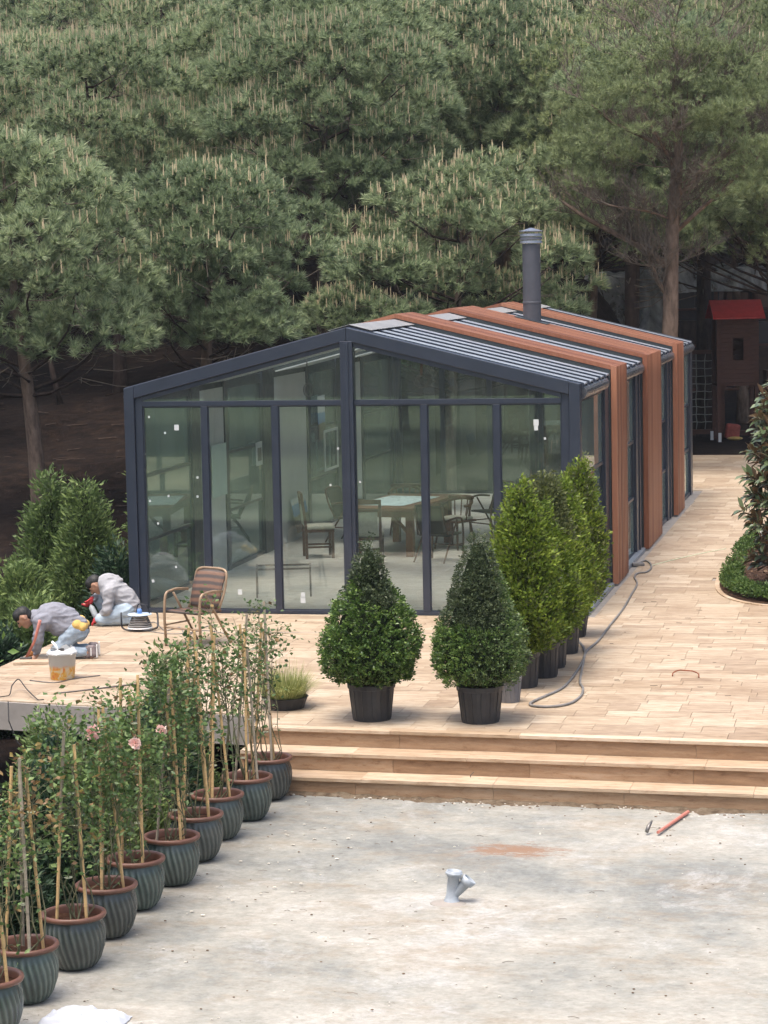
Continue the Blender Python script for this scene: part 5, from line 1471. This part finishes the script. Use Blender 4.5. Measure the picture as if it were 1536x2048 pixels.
for k in range(5):
    r_ = .135 - .012 * k; MB().tube([(r_ * math.cos(a), r_ * math.sin(a), .06 + k * .028 + .006 * math.sin(3 * a)) for a in np.linspace(0, 2 * PI, 26)], .013, 6, cap=False).build('cable_coil', M['cable'], t, True)

def ground_cable(name, label, pts, r, mat, cat='cable', z=0.0, sub=8):
    P = []
    for i in range(len(pts) - 1):
        p0 = pts[max(i - 1, 0)]; p1 = pts[i]; p2 = pts[i + 1]; p3 = pts[min(i + 2, len(pts) - 1)]
        for k in range(sub):
            t_ = k / sub; q = [0, 0]
            for a in (0, 1): q[a] = .5 * ((2 * p1[a]) + (-p0[a] + p2[a]) * t_ + (2 * p0[a] - 5 * p1[a] + 4 * p2[a] - p3[a]) * t_ ** 2 + (-p0[a] + 3 * p1[a] - 3 * p2[a] + p3[a]) * t_ ** 3)
            zz = z + r
            if len(p1) > 2: zz = p1[2] * (1 - t_) + p2[2] * t_ + r
            P.append((q[0], q[1], zz))
    l = pts[-1]; P.append((l[0], l[1], (l[2] if len(l) > 2 else z) + r))
    return tag(MB().tube(P, r, 7).build(name, mat, None, True), label, cat)
def onz(px, py, z=0.):
    d = CF + CR * ((px - 768) / 4779.2) - CU * ((py - 1024) / 4779.2); p = cm.translation + d * ((z - cm.translation.z) / d.z); return (round(p.x, 3), round(p.y, 3))
G = lambda *a, z=0.: [onz(x, y, z) for x, y in a]
ground_cable('cable', 'thin grey cable snaking from the reel behind the rattan chair', G((285, 1252), (310, 1246), (330, 1262), (360, 1256), (372, 1272), (400, 1258), (430, 1250)), .007, M['cable'])
ground_cable('cable', 'second loop of grey cable lying behind the chair legs', G((290, 1262), (330, 1268), (365, 1268), (410, 1262), (450, 1268)), .006, M['cable'])
ground_cable('hose', 'grey hose running from the wall socket to a loop beside the potted thujas', G((1278, 1128), (1290, 1123), (1300, 1128), (1302, 1138), (1292, 1146), (1276, 1148), (1269, 1156), (1274, 1170), (1262, 1192), (1246, 1220), (1222, 1250), (1196, 1284), (1172, 1306), (1166, 1330), (1162, 1350), (1160, 1368), (1166, 1380), (1160, 1396), (1138, 1410), (1100, 1416), (1066, 1414), (1062, 1408), (1090, 1395), (1125, 1378), (1150, 1350), (1168, 1318), (1168, 1300), (1158, 1285), (1148, 1274)), .014, M['cable'], 'hose')
ground_cable('thin_cable', 'thin pale cable crossing the paving towards the magnolia bed', G((1302, 1132), (1340, 1122), (1400, 1108), (1452, 1098)), .006, M['tie'], 'cable')
t = tag(MB().box(-.09, .09, -.05, .05, 0, .05).build('socket_block', M['cable'], None, bevel=.012), 'grey multi socket block at the foot of the second slatted band', 'socket'); t.location = (*onz(1276, 1132), 0); t.rotation_euler.z = .3
ground_cable('bent_bar', 'short rusty bent bar lying on the right part of the paving', [(*p, z) for p, z in zip(G((1345, 1353), (1347, 1350), (1360, 1348), (1385, 1350), (1396, 1352), (1398, 1356)), (0, .02, .035, .035, .02, 0))], .007, simple('rusty_steel', (.22, .07, .035), .8, .2, .4, 20), 'steel bar')
ground_cable('steel_rod', 'thin dark rod lying on the left part of the terrace', G((110, 1388), (160, 1383), (250, 1372), (300, 1366)), .008, M['steel'], 'rod')
ground_cable('steel_rod', 'thin rod and cable beside the mortar bucket', G((60, 1362), (110, 1366), (150, 1358), (200, 1352)), .006, M['steel'], 'rod')
ground_cable('drain_slot', 'narrow dark joint line in the paving in front of the pavilion', G((470, 1265), (600, 1265), (750, 1266), (900, 1267)), .006, M['steel'], 'joint line', -.008)
# looped black cable over the left slab edge
c0 = [onz(-8, 1398), onz(18, 1394), onz(25, 1388), onz(38, 1378), onz(55, 1390), onz(75, 1402), onz(88, 1402)]
pts = [(*c0[0], .01), (*c0[1], .01), (c0[2][0], c0[2][1], .09), (c0[3][0], c0[3][1], .10), (c0[4][0], c0[4][1], .05), (*c0[5], .01), (*c0[6], .01)]
ground_cable('looped_cable', 'dark wire looping up from the left edge of the slab', pts, .006, M['belt'])
e = at_y(16, 1395, -6.42); f = at_y(22, 1440, -6.5); g = at_y(38, 1480, -6.5)
tag(MB().tube([(e.x, e.y, .01), (f.x, f.y - .06, f.z), (g.x, g.y - .06, g.z), (g.x + .1, g.y - .05, g.z - .12)], .006, 6).build('hanging_wire', M['belt']), 'dark wire hanging down over the cement edge of the slab', 'wire')
# bucket with trowel
bx, by = .86, -4.98
t = thing('mortar_bucket', 'clear plastic mortar bucket with orange printed label, a white trowel sticking out', 'bucket', (bx, by, 0))
MB().lathe([(.125, 0), (.13, .005), (.152, .27), (.165, .275), (.165, .295), (.155, .297), (.148, .28), (.13, .03)], 28, close=False).build('body', M['bucket'], t, True)
MB().lathe([(.0, .255), (.08, .262), (.142, .26)], 20, close=False).build('mortar_mix', simple('wet_mortar', (.42, .42, .41), .8, 0, .2, 30, .6), t)
rg = random.Random(4); m_ = MB()
for k in range(20):
    a = 2 * PI * k / 20; 
    m_.v.append((.167 * math.cos(a), .167 * math.sin(a), .285 + rg.uniform(-.02, .02))); m_.v.append(((.14 + rg.uniform(-.03, .02)) * math.cos(a), (.14 + rg.uniform(-.03, .02)) * math.sin(a), .325 + rg.uniform(-.02, .035)))
for k in range(20): m_.f.append((2 * k, (2 * k + 2) % 40, (2 * k + 3) % 40, 2 * k + 1)); m_.m.append(0)
m_.build('plastic_liner', M['white'], t, True)
MB().tube([(-.02, 0, .27), (-.08, .02, .36), (-.12, .03, .40)], [.013, .016, .014], 8).build('trowel_handle', M['white'], t, True)
MB().prism([(-.04, .25), (.06, .27), (.03, .34), (-.03, .33)], -.03, -.026).build('trowel_blade', M['steel'], t)
# red handled tools
p = onz(52, 1322); q = at_y(80, 1241, p[1] - .12)
t = thing('hammer', 'hammer with a long faded red handle leaning beside the crouching man', 'hammer')
MB().tube([(p[0], p[1], .03), ((p[0] + q.x) / 2 + .02, (p[1] + q.y) / 2, q.z * .5), (q.x, q.y, q.z)], [.017, .015, .019], 10).build('handle', M['redtube'], t, True)
MB().box(p[0] - .07, p[0] + .07, p[1] - .022, p[1] + .022, 0.0, .045).build('head', M['steel'], t, bevel=.006)
p = onz(1316, 1672, -.5); q = onz(1374, 1625, -.5); hz = onz(1299, 1668, -.5)
t = thing('pickaxe', 'small hammer with a faded red handle lying on the concrete at the right', 'hammer')
q3 = at_y(1376, 1624, q[1] - .10)
MB().tube([(p[0], p[1], -.468), (q3.x, q3.y, q3.z)], [.014, .017], 10).build('handle', M['redtube'], t)
MB().tube([(hz[0] - .02, hz[1] - .05, -.47), (hz[0] - .005, hz[1] - .01, -.43), (hz[0] + .02, hz[1] + .03, -.39)], [.016, .018, .008], 8).build('head', M['steel'], t, True)
# float / stone slab the man works on
t = tag(MB().box(-.2, .2, -.10, .10, .002, .035).build('stone_slab', M['tread'], None, bevel=.004), 'loose travertine piece in front of the crouching man', 'stone slab'); t.location = (.16, -4.05, 0); t.rotation_euler.z = .25

# grey pvc branch fitting standing in the concrete
px_, py_ = onz(903, 1805, -.5)
t = thing('pipe_fitting', 'grey plastic Y shaped pipe branch standing up out of the concrete', 'pipe fitting', (px_, py_, -.5), .2); t.scale = (1.15, 1.15, 1.0); t.rotation_euler = (0, .10, .2)
MB().lathe([(.052, -.02), (.052, .02), (.044, .03), (.044, .05), (.040, .06), (.040, .20), (.050, .205), (.052, .25), (.045, .252), (.040, .2)], 22, close=False).build('pipe', M['pvc'], t, True)
o = MB().lathe([(.036, 0), (.038, .12), (.049, .125), (.052, .17), (.046, .172), (.04, .13)], 22, close=False).build('branch', M['pvc'], t, True); o.location = (.005, 0, .06); o.rotation_euler.y = .66
MB().lathe([(.052, .22), (.058, .225), (.058, .235), (.052, .24)], 22, close=False).build('collar', M['pvc'], t)
tag(MB().ball((px_ - .02, py_ - .03, -.505), (.15, .13, .02), 14, 6).build('cement_collar', M['fascia'], None, True), 'small mound of cement round the foot of the pipe fitting', 'cement mound')
# white sack at the lower left
sp, sy = 4.55, -14.95
mb = MB(); n = 40
for i in range(n + 1):
    for k in range(n + 1):
        u, v = i / n - .5, k / n - .5; e = max(0, 1 - (abs(u) * 2) ** 6) * max(0, 1 - (abs(v) * 2) ** 6)
        mb.v.append((u * .55 + .03 * fbm(u * 4, v * 4, 8), v * .42, -.5 + .006 + .065 * e * (1 + .6 * fbm(u * 5, v * 5, 2.)) + .012 * e * fbm(u * 11, v * 13, 4.)))
for i in range(n):
    for k in range(n): mb.f.append((i * (n + 1) + k, (i + 1) * (n + 1) + k, (i + 1) * (n + 1) + k + 1, i * (n + 1) + k + 1)); mb.m.append(0)
o = mb.build('white_sack', simple('woven_sack', (.42, .44, .48), .8, 0, .05, 12, .5), None, True); o.location = (sp, sy, 0)
tag(o, 'white woven sack lying on the concrete beside the nearest pots', 'sack')

# litter, chips and soil at the foot of the steps, pebbles over the yard
rg = random.Random(12); mb = MB(); mb2 = MB()
for k in range(420):
    x = rg.uniform(3.7, 9.4); yb = line_y(x, 2); band = .03 + .10 * max(0, fbm(x * 1.3, 2.)) + (.12 if 7.6 < x < 8.4 else 0) + (.08 if 5.9 < x < 6.6 else 0)
    y_ = yb - .02 - abs(rg.gauss(0, band)); s_ = rg.uniform(.004, .013)
    (mb if rg.random() < .35 else mb2).ball((x, y_, -.5 + s_ * .4), (s_ * 1.3, s_, s_ * .7), 5, 4)
for k in range(330):
    x = rg.uniform(3.8, 9.6); y_ = rg.uniform(-15.2, -8.3); s_ = rg.uniform(.003, .009)
    (mb if rg.random() < .5 else mb2).ball((x, y_, -.497 + s_ * .3), (s_ * 1.4, s_, s_ * .6), 5, 4)
for k in range(26):
    x = rg.uniform(4.1, 4.9) + .3; y_ = rg.uniform(-13.5, -9); s_ = rg.uniform(.008, .014); mb.ball((x, y_, -.494), (s_ * 1.5, s_, s_ * .4), 6, 4)
tag(mb.build('pale_chips', M['stones']), 'pale stone chips and petals scattered on the concrete', kind='stuff')
tag(mb2.build('dark_chips', simple('earth_crumbs', (.13, .09, .06), .95, 0, .4, 20)), 'crumbs of earth scattered on the concrete', kind='stuff')
mb = MB(); n = 160
for i in range(n + 1):
    x = 3.66 + 5.9 * i / n; yb = line_y(x, 2) - .001; wv = .05 + .10 * max(0, .3 + fbm(x * 1.7, 5.)) + .16 * math.exp(-((x - 7.95) / .28) ** 2) + .10 * math.exp(-((x - 6.3) / .25) ** 2)
    wv *= 1 + .5 * fbm(x * 9, 1.)
    h = .02 + .016 * fbm(x * 8, 3.)
    for f, hh in ((0, h), (.35, h * .7), (.7, .35 * h), (1, -.008)): mb.v.append((x, yb - wv * f, -.499 + hh + .012 * fbm(x, 5.)))
for i in range(n):
    for k in range(3): a = i * 4 + k; mb.f.append((a, a + 1, a + 5, a + 4)); mb.m.append(0)
tag(mb.build('earth_strip', soil_mat('step_foot_earth', (.11, .08, .055), (.19, .145, .10), (.28, .23, .17), 9), None, True), 'thin line of earth and rubble along the bottom step', kind='stuff')
mb = MB(); rg = random.Random(3)
for k in range(60):
    x = rg.uniform(3.8, 9.4); y_ = rg.uniform(-15, -8.6); a = rg.uniform(-.5, .5) + (PI if rg.random() < .5 else 0); L = rg.uniform(.02, .09)
    mb.tube([(x, y_, -.495), (x + math.cos(a) * L * .5, y_ + math.sin(a) * L * .5, -.488), (x + math.cos(a) * L, y_ + math.sin(a) * L, -.495)], .0022, 3)
for k in range(40):
    x = rg.uniform(6.2, 9.4); y_ = rg.uniform(-7.2, 3); a = rg.uniform(-.5, .5); L = rg.uniform(.02, .08)
    if in_bed(x, y_): continue
    mb.tube([(x, y_, .004), (x + math.cos(a) * L, y_ + math.sin(a) * L, .005)], .003, 3)
tag(mb.build('fallen_twigs', M['twig']), 'small fallen twigs on the paving and concrete', kind='stuff')
b0 = onz(945, 1590, -.5); mb = MB()
for (a, b, c) in (((0, .03, 0), (-.02, .02, .18), (.02, .0, .22)), ((-.02, .02, .15), (.10, -.02, .17), (.18, -.05, .08)), ((.18, -.05, .08), (.24, -.1, .03), (.29, -.12, .02)), ((.0, .0, .10), (.08, -.03, .05), (.16, -.06, .03))):
    mb.tube(bent([a, b, c]), .004, 5)
o = mb.build('wire_scrap', M['twig'], None, True); o.location = (b0[0], b0[1] - .03, -.5); tag(o, 'tangled bit of rusty wire against the bottom step', 'wire')

# ------------------------------------------------------------------ furniture inside
def dining_chair(label, loc, rzv):
    t = thing('dining_chair', label, 'chair', loc, rzv)        # faces -y
    for x in (-.2, .2):
        MB().box(x - .022, x + .022, -.22, -.18, 0, .43).build('leg', M['wood_d'], t)
        MB().prism([(.18, 0), (.22, 0), (.225, .45), (.29, 1.0), (.25, 1.0), (.185, .45)], x - .02, x + .02, 0, 'x').build('leg', M['wood_d'], t)
        MB().box(x - .012, x + .012, -.18, .18, .16, .19).build('stretcher', M['wood_d'], t)
    MB().box(-.18, .18, -.21, -.19, .20, .23).build('stretcher', M['wood_d'], t)
    MB().box(-.225, .225, -.225, .215, .40, .44).build('seat_frame', M['wood_d'], t)
    MB().box(-.225, .225, -.235, .20, .442, .50).build('seat', M['cream'], t, bevel=.02)
    for z0, z1, dy in ((.93, 1.0, .045), (.82, .86, .028)): MB().box(-.178, .178, .205 + dy, .235 + dy, z0, z1).build('rail', M['wood_d'], t)
    MB().prism([(.20, .50), (.235, .50), (.262, .815), (.222, .815)], -.165, .165, 0, 'x').build('backrest', M['cream'], t, bevel=.008)
    return t
dining_chair('cream and dark wood dining chair standing apart inside, left of the centre post', (1.05, 6.0, 0), PI / 2 + .35)
dining_chair('cream backed dining chair with its back to the glass, just right of the centre post', (2.05, 5.0, 0), PI + .15)
def captain_chair(label, loc, rzv):
    t = thing('captain_chair', label, 'chair', loc, rzv)
    for x in (-.22, .22):
        for y_ in (-.2, .2): MB().tube([(x * .8, y_ * .8, .42), (x * 1.05, y_ * 1.1, 0)], [.02, .015], 8).build('leg', M['wood_d'], t)
    MB().box(-.25, .25, -.24, .24, .42, .455).build('seat', M['wood_d'], t, bevel=.01)
    MB().box(-.21, .21, -.2, .2, .457, .50).build('cushion', M['cream'], t, bevel=.015)
    arc = [(.27 * math.cos(a), .02 + .25 * math.sin(a), .68 + .09 * max(0, math.sin(a))) for a in np.linspace(-.35, PI + .35, 15)]
    MB().tube(arc, .024, 8).build('arm_rail', M['wood_d'], t, True)
    for a in np.linspace(0, PI, 8): MB().tube([(.21 * math.cos(a), .02 + .19 * math.sin(a), .45), (.265 * math.cos(a), .02 + .245 * math.sin(a), .68 + .08 * math.sin(a))], .010, 6).build('spindle', M['wood_d'], t)
    MB().tube([(.27 * math.cos(a), .03 + .25 * math.sin(a), .79) for a in np.linspace(.5, PI - .5, 8)], .03, 8).build('crest', M['wood_d'], t, True)
    return t
captain_chair('spindle backed wooden armchair right of the table inside', (2.95, 7.2, 0), -.5)
captain_chair('wooden armchair whose crest shows behind the far side of the table', (1.75, 9.2, 0), .1)
rattan_chair('wicker_chair', 'dark wicker armchair at the left end of the table inside', (1.05, 8.1, 0), PI / 2 - .3, M['darkwicker'], M['wood_d'])
rattan_chair('wicker_chair', 'dark wicker armchair seen from behind, right of the table', (3.0, 5.6, 0), PI - .35, M['darkwicker'], M['wood_d'])
rattan_chair('wicker_chair', 'dark tall backed wicker chair beside the fourth front mullion inside', (3.25, 9.0, 0), -.7, M['darkwicker'], M['wood_d'])
t = thing('dining_table', 'heavy brown wooden table covered with a large drawing sheet inside the pavilion', 'table', (2.15, 7.1, 0), -.12)
MB().box(-.55, .55, -1.15, 1.15, .71, .76).build('table_top', M['wood_m'], t, bevel=.006)
for x in (-.43, .43):
    for y_ in (-.95, .95):
        MB().box(x - .055, x + .055, y_ - .055, y_ + .055, 0, .708).build('leg', M['wood_m'], t)
    MB().box(x - .03, x + .03, -.89, .89, .60, .70).build('apron', M['wood_m'], t)
MB().box(-.37, .37, -.98, -.92, .60, .70).build('apron', M['wood_m'], t)
MB().tube([(-.38, -.95, .38), (-.16, -.95, .62)], .03, 4).build('brace', M['wood_m'], t); MB().tube([(.38, -.95, .38), (.16, -.95, .62)], .03, 4).build('brace', M['wood_m'], t)
o = MB().box(-.42, .42, -.9, .6, 0, .004).build('drawing_sheet', M['plan']); o.location = (2.1, 7.15, .766); o.rotation_euler.z = -.2; tag(o, 'large pale drawing sheet spread on the wooden table', 'drawing')
# table with crossed black legs at the right
t = thing('round_table', 'dark table top on crossed curved black legs by the right front corner inside', 'table', (4.55, 7.4, 0), .2)
MB().box(-.75, .75, -.4, .4, .80, .84).build('table_top', M['steel'], t, bevel=.008)
for q in (-1, 1):
    MB().tube(bent([(-.55 * q, -.2, .80), (-.12 * q, -.2, .48), (-.12 * q, -.2, .36), (-.55 * q, -.2, 0)]), .035, 8).build('leg', M['blackmetal'], t, True)
    MB().tube(bent([(-.55 * q, .2, .80), (-.12 * q, .2, .48), (-.12 * q, .2, .36), (-.55 * q, .2, 0)]), .035, 8).build('leg', M['blackmetal'], t, True)
MB().box(-.2, .2, -.21, -.19, .38, .46).build('cross_plate', M['blackmetal'], t)
# stove under the flue
t = thing('stove', 'black stove with a flue pipe at the middle of the right wall inside', 'stove', (3.95, 8.95, 0))
MB().box(-.28, .28, -.24, .24, .15, .95).build('body', M['blackmetal'], t, bevel=.03)
MB().box(-.2, .2, -.262, -.242, .35, .75).build('door', M['steel'], t, bevel=.01)
MB().lathe([(.075, .95), (.075, 3.25)], 16).build('pipe', M['flue'], t)
for x in (-.22, .22):
    for y_ in (-.18, .18): MB().tube([(x, y_, .16), (x, y_, 0)], .02, 6).build('leg', M['blackmetal'], t)
# bare metal trestle frame near the glass
t = thing('metal_trestle', 'thin legged grey metal frame standing on the indoor floor near the front glass', 'trestle', (1.6, 1.75, 0), .25)
for x in (-.36, .36):
    for y_ in (-.22, .22): MB().box(x - .012, x + .012, y_ - .012, y_ + .012, 0, .40).build('leg', M['steel'], t)
for y_ in (-.22, .22): MB().box(-.348, .348, y_ - .012, y_ + .012, .37, .395).build('rail', M['steel'], t)
for x in (-.36, .36): MB().box(x - .012, x + .012, -.208, .208, .37, .395).build('rail', M['steel'], t)
# pictures, sheets and hanging rings
def sheet(name, label, cat, x, y, z, w_, h, mat, rx=0, along='y'):
    if along == 'y': o = MB().box(-.004, .004, -w_ / 2, w_ / 2, 0, h).build(name, mat)
    else: o = MB().box(-w_ / 2, w_ / 2, -.004, .004, 0, h).build(name, mat)
    o.location = (x, y, z); o.rotation_euler = rx if isinstance(rx, tuple) else (0, rx, 0); return tag(o, label, cat)
sheet('paper_sheet', 'large pale sheet taped to the left glass wall, left of the second mullion', 'sheet', .16, 3.75, 1.15, .75, .75, simple('pale_sheet_film', (.50, .62, .60), .7, 0, .1, 3))
sheet('paper_notice', 'small white notice with a dark drawing on the left glass wall', 'notice', .12, 6.1, 1.40, .36, .36, M['paper'])
sheet('notice_drawing', 'dark sketch printed on the small notice', 'drawing', .1285, 6.1, 1.47, .2, .2, M['steel'])
sheet('wall_poster', 'blue and white landscape poster high on the left glass wall', 'poster', .12, 10.2, 1.50, .5, .75, M['poster'])
sheet('leaning_picture', 'blue landscape picture leaning on the left wall behind the apart dining chair', 'picture', .25, 8.3, .15, .9, .55, M['poster'], (.0, -.18, 0))
t = thing('picture_frame', 'empty white picture frame on the left glass wall', 'picture frame', (.16, 10.7, .95))
for (a, b, c, d) in ((-.5, .5, .66, .70), (-.5, .5, 0, .04), (-.5, -.45, .042, .658), (.45, .5, .042, .658)): MB().box(-.01, .01, a, b, c, d).build('frame_side', M['paper'], t)
p = at_y(843, 762, 4.0)
t = thing('hanging_cable_coil', 'coiled cable hanging from the ridge behind the right gable glass', 'cable coil', (p.x, 4.0, p.z))
for k in range(3): MB().tube([(.10 * math.cos(a) + .02 * k, .02 * k, .085 * math.sin(a)) for a in np.linspace(0, 2 * PI, 24)], .014, 6, cap=False).build('coil', M['steel'], t, True)
MB().tube([(0, 0, .08), (.01, 0, .3), (0, 0, rz(p.x, -.13) - p.z)], .02, 6).build('drop_cable', M['wood_m'], t)
MB().tube([(.06, 0, .12), (.05, 0, rz(p.x, -.13) - p.z)], .012, 6).build('drop_cable', M['steel'], t)
p = at_y(615, 780, 6.0)
t = thing('hanging_wire_coil', 'small wire coil hanging from the ridge behind the left gable glass', 'wire coil', (p.x, 6.0, p.z))
for k in range(2): MB().tube([(.06 * math.cos(a) + .02 * k, .01 * k, .10 * math.sin(a)) for a in np.linspace(0, 2 * PI, 20)], .009, 6, cap=False).build('coil', M['steel'], t, True)
MB().tube([(0, 0, .1), (0, 0, rz(p.x, -.13) - p.z)], .010, 6).build('drop_cable', M['steel'], t)

# ------------------------------------------------------------------ play tower, net and covered shelves at the back right
t = thing('play_tower', 'wooden play tower with a red pitched roof on tall posts', 'play tower', (5.36, 29.8, 0), .21)
for x in (0.05, .98):
    for y_ in (.05, .9): MB().box(x - .05, x + .05, y_ - .05, y_ + .05, 0, 3.0).build('post', M['playwood'], t)
for k in range(14):
    z0 = 1.44 + k * .11
    if 5 <= k <= 9:
        MB().box(.10, .38, -.012, .02, z0, z0 + .105).build('board', M['playwood'], t); MB().box(.66, .93, -.012, .02, z0, z0 + .105).build('board', M['playwood'], t)
    else: MB().box(.10, .93, -.012, .02, z0, z0 + .105).build('board', M['playwood'], t)
    MB().box(.93, .955, .105, .85, z0, z0 + .105).build('board', M['playwood'], t); MB().box(.075, .098, .105, .85, z0, z0 + .105).build('board', M['playwood'], t)
    MB().box(.10, .93, .93, .955, z0, z0 + .105).build('board', M['playwood'], t)
MB().box(.0, 1.03, -.03, .95, 1.36, 1.435).build('platform', M['playwood'], t)
for (x0, x1, z0, z1) in ((.36, .39, 1.97, 2.56), (.65, .68, 1.97, 2.56)): MB().box(x0, x1, -.03, -.013, z0, z1).build('window_trim', M['playwood'], t)
MB().prism([(-.28, 3.0), (.47, 3.42), (1.22, 3.0), (1.22, 3.04), (.47, 3.46), (-.28, 3.04)], -.12, 1.15, 0, 'x').build('roof', M['redroof'], t)
MB().prism([(0.02, 2.98), (.47, 3.38), (.93, 2.98)], .0, .02, 0, 'x').build('gable_board', M['playwood'], t)
# rope net frame
t = thing('rope_net', 'climbing net of pale rope in a brown timber frame beside the play tower', 'climbing net', (4.62, 30.7, 0), .21)
MB().box(-.1, .82, -.05, .05, 2.12, 2.22).build('beam', M['playwood'], t)
MB().box(-.1, .82, -.05, .05, .12, .24).build('beam', M['playwood'], t)
for x in (-.05, .80): MB().box(x - .06, x + .06, -.06, .06, 0, 2.12 if x > 0 else 2.12).build('post', M['playwood'], t)
rg = random.Random(8)
for x in (.16, .38, .60):
    MB().tube([(x + rg.uniform(-.015, .015), 0, z) for z in np.linspace(.24, 2.12, 12)], .011, 5).build('rope', M['rope'], t, True)
for z in np.linspace(.42, 1.95, 9):
    MB().tube([(xx, rg.uniform(-.01, .01), z + rg.uniform(-.012, .012)) for xx in np.linspace(-.0, .75, 9)], .010, 5).build('rope', M['rope'], t, True)
# things under and beside the tower
t = tag(MB().box(-.18, .18, -.12, .12, 0, .38).build('red_bag', simple('faded_red_sack', (.34, .07, .05), .8, 0, .4, 6, .5), None, bevel=.06), 'faded red sack slumped between the legs of the play tower', 'sack'); t.location = (*onz(1463, 878), 0); t.rotation_euler = (0, .12, .2)
t = tag(MB().ball((0, 0, .04), (.20, .12, .05), 10, 6).build('yellow_cloth', M['yellow'], None), 'crumpled yellow cloth on the ground before the play tower', 'cloth'); t.location = (*onz(1470, 880), 0)
for k, (px, py) in enumerate(((1440, 884), (1424, 880))):
    o = MB().box(-.035, .035, -.035, .035, 0, .22).build('white_stump', M['white']); o.location = (*onz(px, py), 0); tag(o, 'short white post stump, %s' % ('the nearer one in front of the tower leg' if k == 0 else 'left one below the rope net'), 'stump')
t = thing('covered_shelves', 'dark timber shelving heaped with things under a plastic sheet behind the play tower', 'shelving', (3.75, 36.5, 0), .21)
for x in (0, 1.1, 2.2, 3.3):
    for y_ in (0, 1.0): MB().box(x - .05, x + .05, y_ - .05, y_ + .05, 0, 4.0).build('post', M['playwood'], t)
for z in (.9, 2.1, 3.1): MB().box(-.05, 3.35, -.06, 1.06, z, z + .06).build('shelf', M['playwood'], t)
rg = random.Random(2)
for z in (.96, 2.16, 3.16):
    x = .1
    while x < 3.0:
        w_ = rg.uniform(.25, .6); h = rg.uniform(.25, .7); MB().box(x, x + w_, .1, .8, z + .002, z + h).build('stored_box', rg.choice([M['playwood'], M['bark_dark'], M['steel'], M['blackmetal'], M['white'] if rg.random() < .35 else M['wood_d'], M['redroof'] if rg.random() < .3 else M['steel']]), t); x += w_ + rg.uniform(.05, .3)
def drape(name, label, x0, x1, y0, z0, z1, seed, rot=.21, sag=.25, depth=1.6):
    mb = MB(); nx, nz = 40, 22
    for i in range(nx + 1):
        for k in range(nz + 1):
            u, v = i / nx, k / nz
            if v < .6: zz = z0 + (z1 - z0) * (v / .6); yy = -.12 - .25 * (1 - v / .6) * abs(fbm(u * 5, seed))
            else: f = (v - .6) / .4; zz = z1 + .15 * f; yy = f * depth
            zz += sag * (-.5 * math.sin(u * PI * 2.5 + seed) ** 2) * (1 if v > .4 else v / .4) + .06 * fbm(u * 9, v * 5, seed)
            mb.v.append((x0 + (x1 - x0) * u + .05 * fbm(u * 8, v * 3, seed + 3), yy + .15 * fbm(u * 10, v * 2, seed + 5), zz))
    for i in range(nx):
        for k in range(nz): a = i * (nz + 1) + k; mb.f.append((a, a + nz + 1, a + nz + 2, a + 1)); mb.m.append(0)
    o = mb.build(name, M['film'], None, True); o.location = (0, y0, 0); return tag(o, label, 'plastic sheet')
o = drape('plastic_sheet', 'long pale plastic sheet hanging behind the pine trunks', 0, 3.3, 37.2, .6, 4.15, 3.); o.location = (.35, 36.2, 0); o.rotation_euler.z = .21
o = drape('plastic_sheet', 'sagging plastic sheet spread over the dark shelves', 0, 3.9, 36.4, 3.6, 4.25, 8.); o.location = (3.3, 36.1, 0); o.rotation_euler.z = .21
t = thing('storage_rack', 'dark box rack inside the hanging plastic sheet', 'rack', (.55, 36.8, 0), .21)
for x in (0, 1.4, 2.8):
    MB().box(x - .05, x + .05, -.05, .05, 0, 4.0).build('post', M['playwood'], t)
MB().box(.1, 1.3, .1, 1.2, .3, 3.6).build('stored_box', M['blackmetal'], t, bevel=.1)
MB().box(1.55, 2.2, .1, 1.2, .3, 3.2).build('stored_box', M['bark_dark'], t, bevel=.1)
tag(MB().box(2.2, 9, 31.9, 32.1, .0, .12).build('timber_kerb', M['playwood']), 'low timber kerb behind the play tower', 'kerb')

rg = random.Random(77); mb = MB()
for k in range(220):
    D = rg.uniform(36, 62); px = rg.uniform(-30, 700); x, y = atp(px, D)
    if x > -1.6: continue
    z = ground_h(x, y)
    if rg.random() < .5: mb.ball((x, y, z + .01), (rg.uniform(.02, .07), rg.uniform(.02, .05), .02), 5, 4)
    else:
        a = rg.uniform(0, 6.28); L = rg.uniform(.1, .6); mb.tube([(x, y, z + .03), (x + math.cos(a) * L, y + math.sin(a) * L, z + .05)], .012, 4)
tag(mb.build('slope_litter', M['bark_dark']), 'sticks and small stones on the dark brown slope under the pines', kind='stuff')
# ------------------------------------------------------------------ air
hz = MB().box(-130, 150, -95, 310, -60, 90).build('haze', None)
hz.data.materials.clear()
hm = bpy.data.materials.new('haze_air'); hm.use_nodes = True; nt = hm.node_tree; nt.nodes.clear()
out = nt.nodes.new('ShaderNodeOutputMaterial'); pv = nt.nodes.new('ShaderNodeVolumePrincipled')
pv.inputs['Color'].default_value = (.86, .92, 1, 1); pv.inputs['Density'].default_value = .0003; pv.inputs['Anisotropy'].default_value = .2
nt.links.new(pv.outputs[0], out.inputs['Volume']); hz.data.materials.append(hm); hz['kind'] = 'stuff'; hz['label'] = 'thin pale haze over the wood'
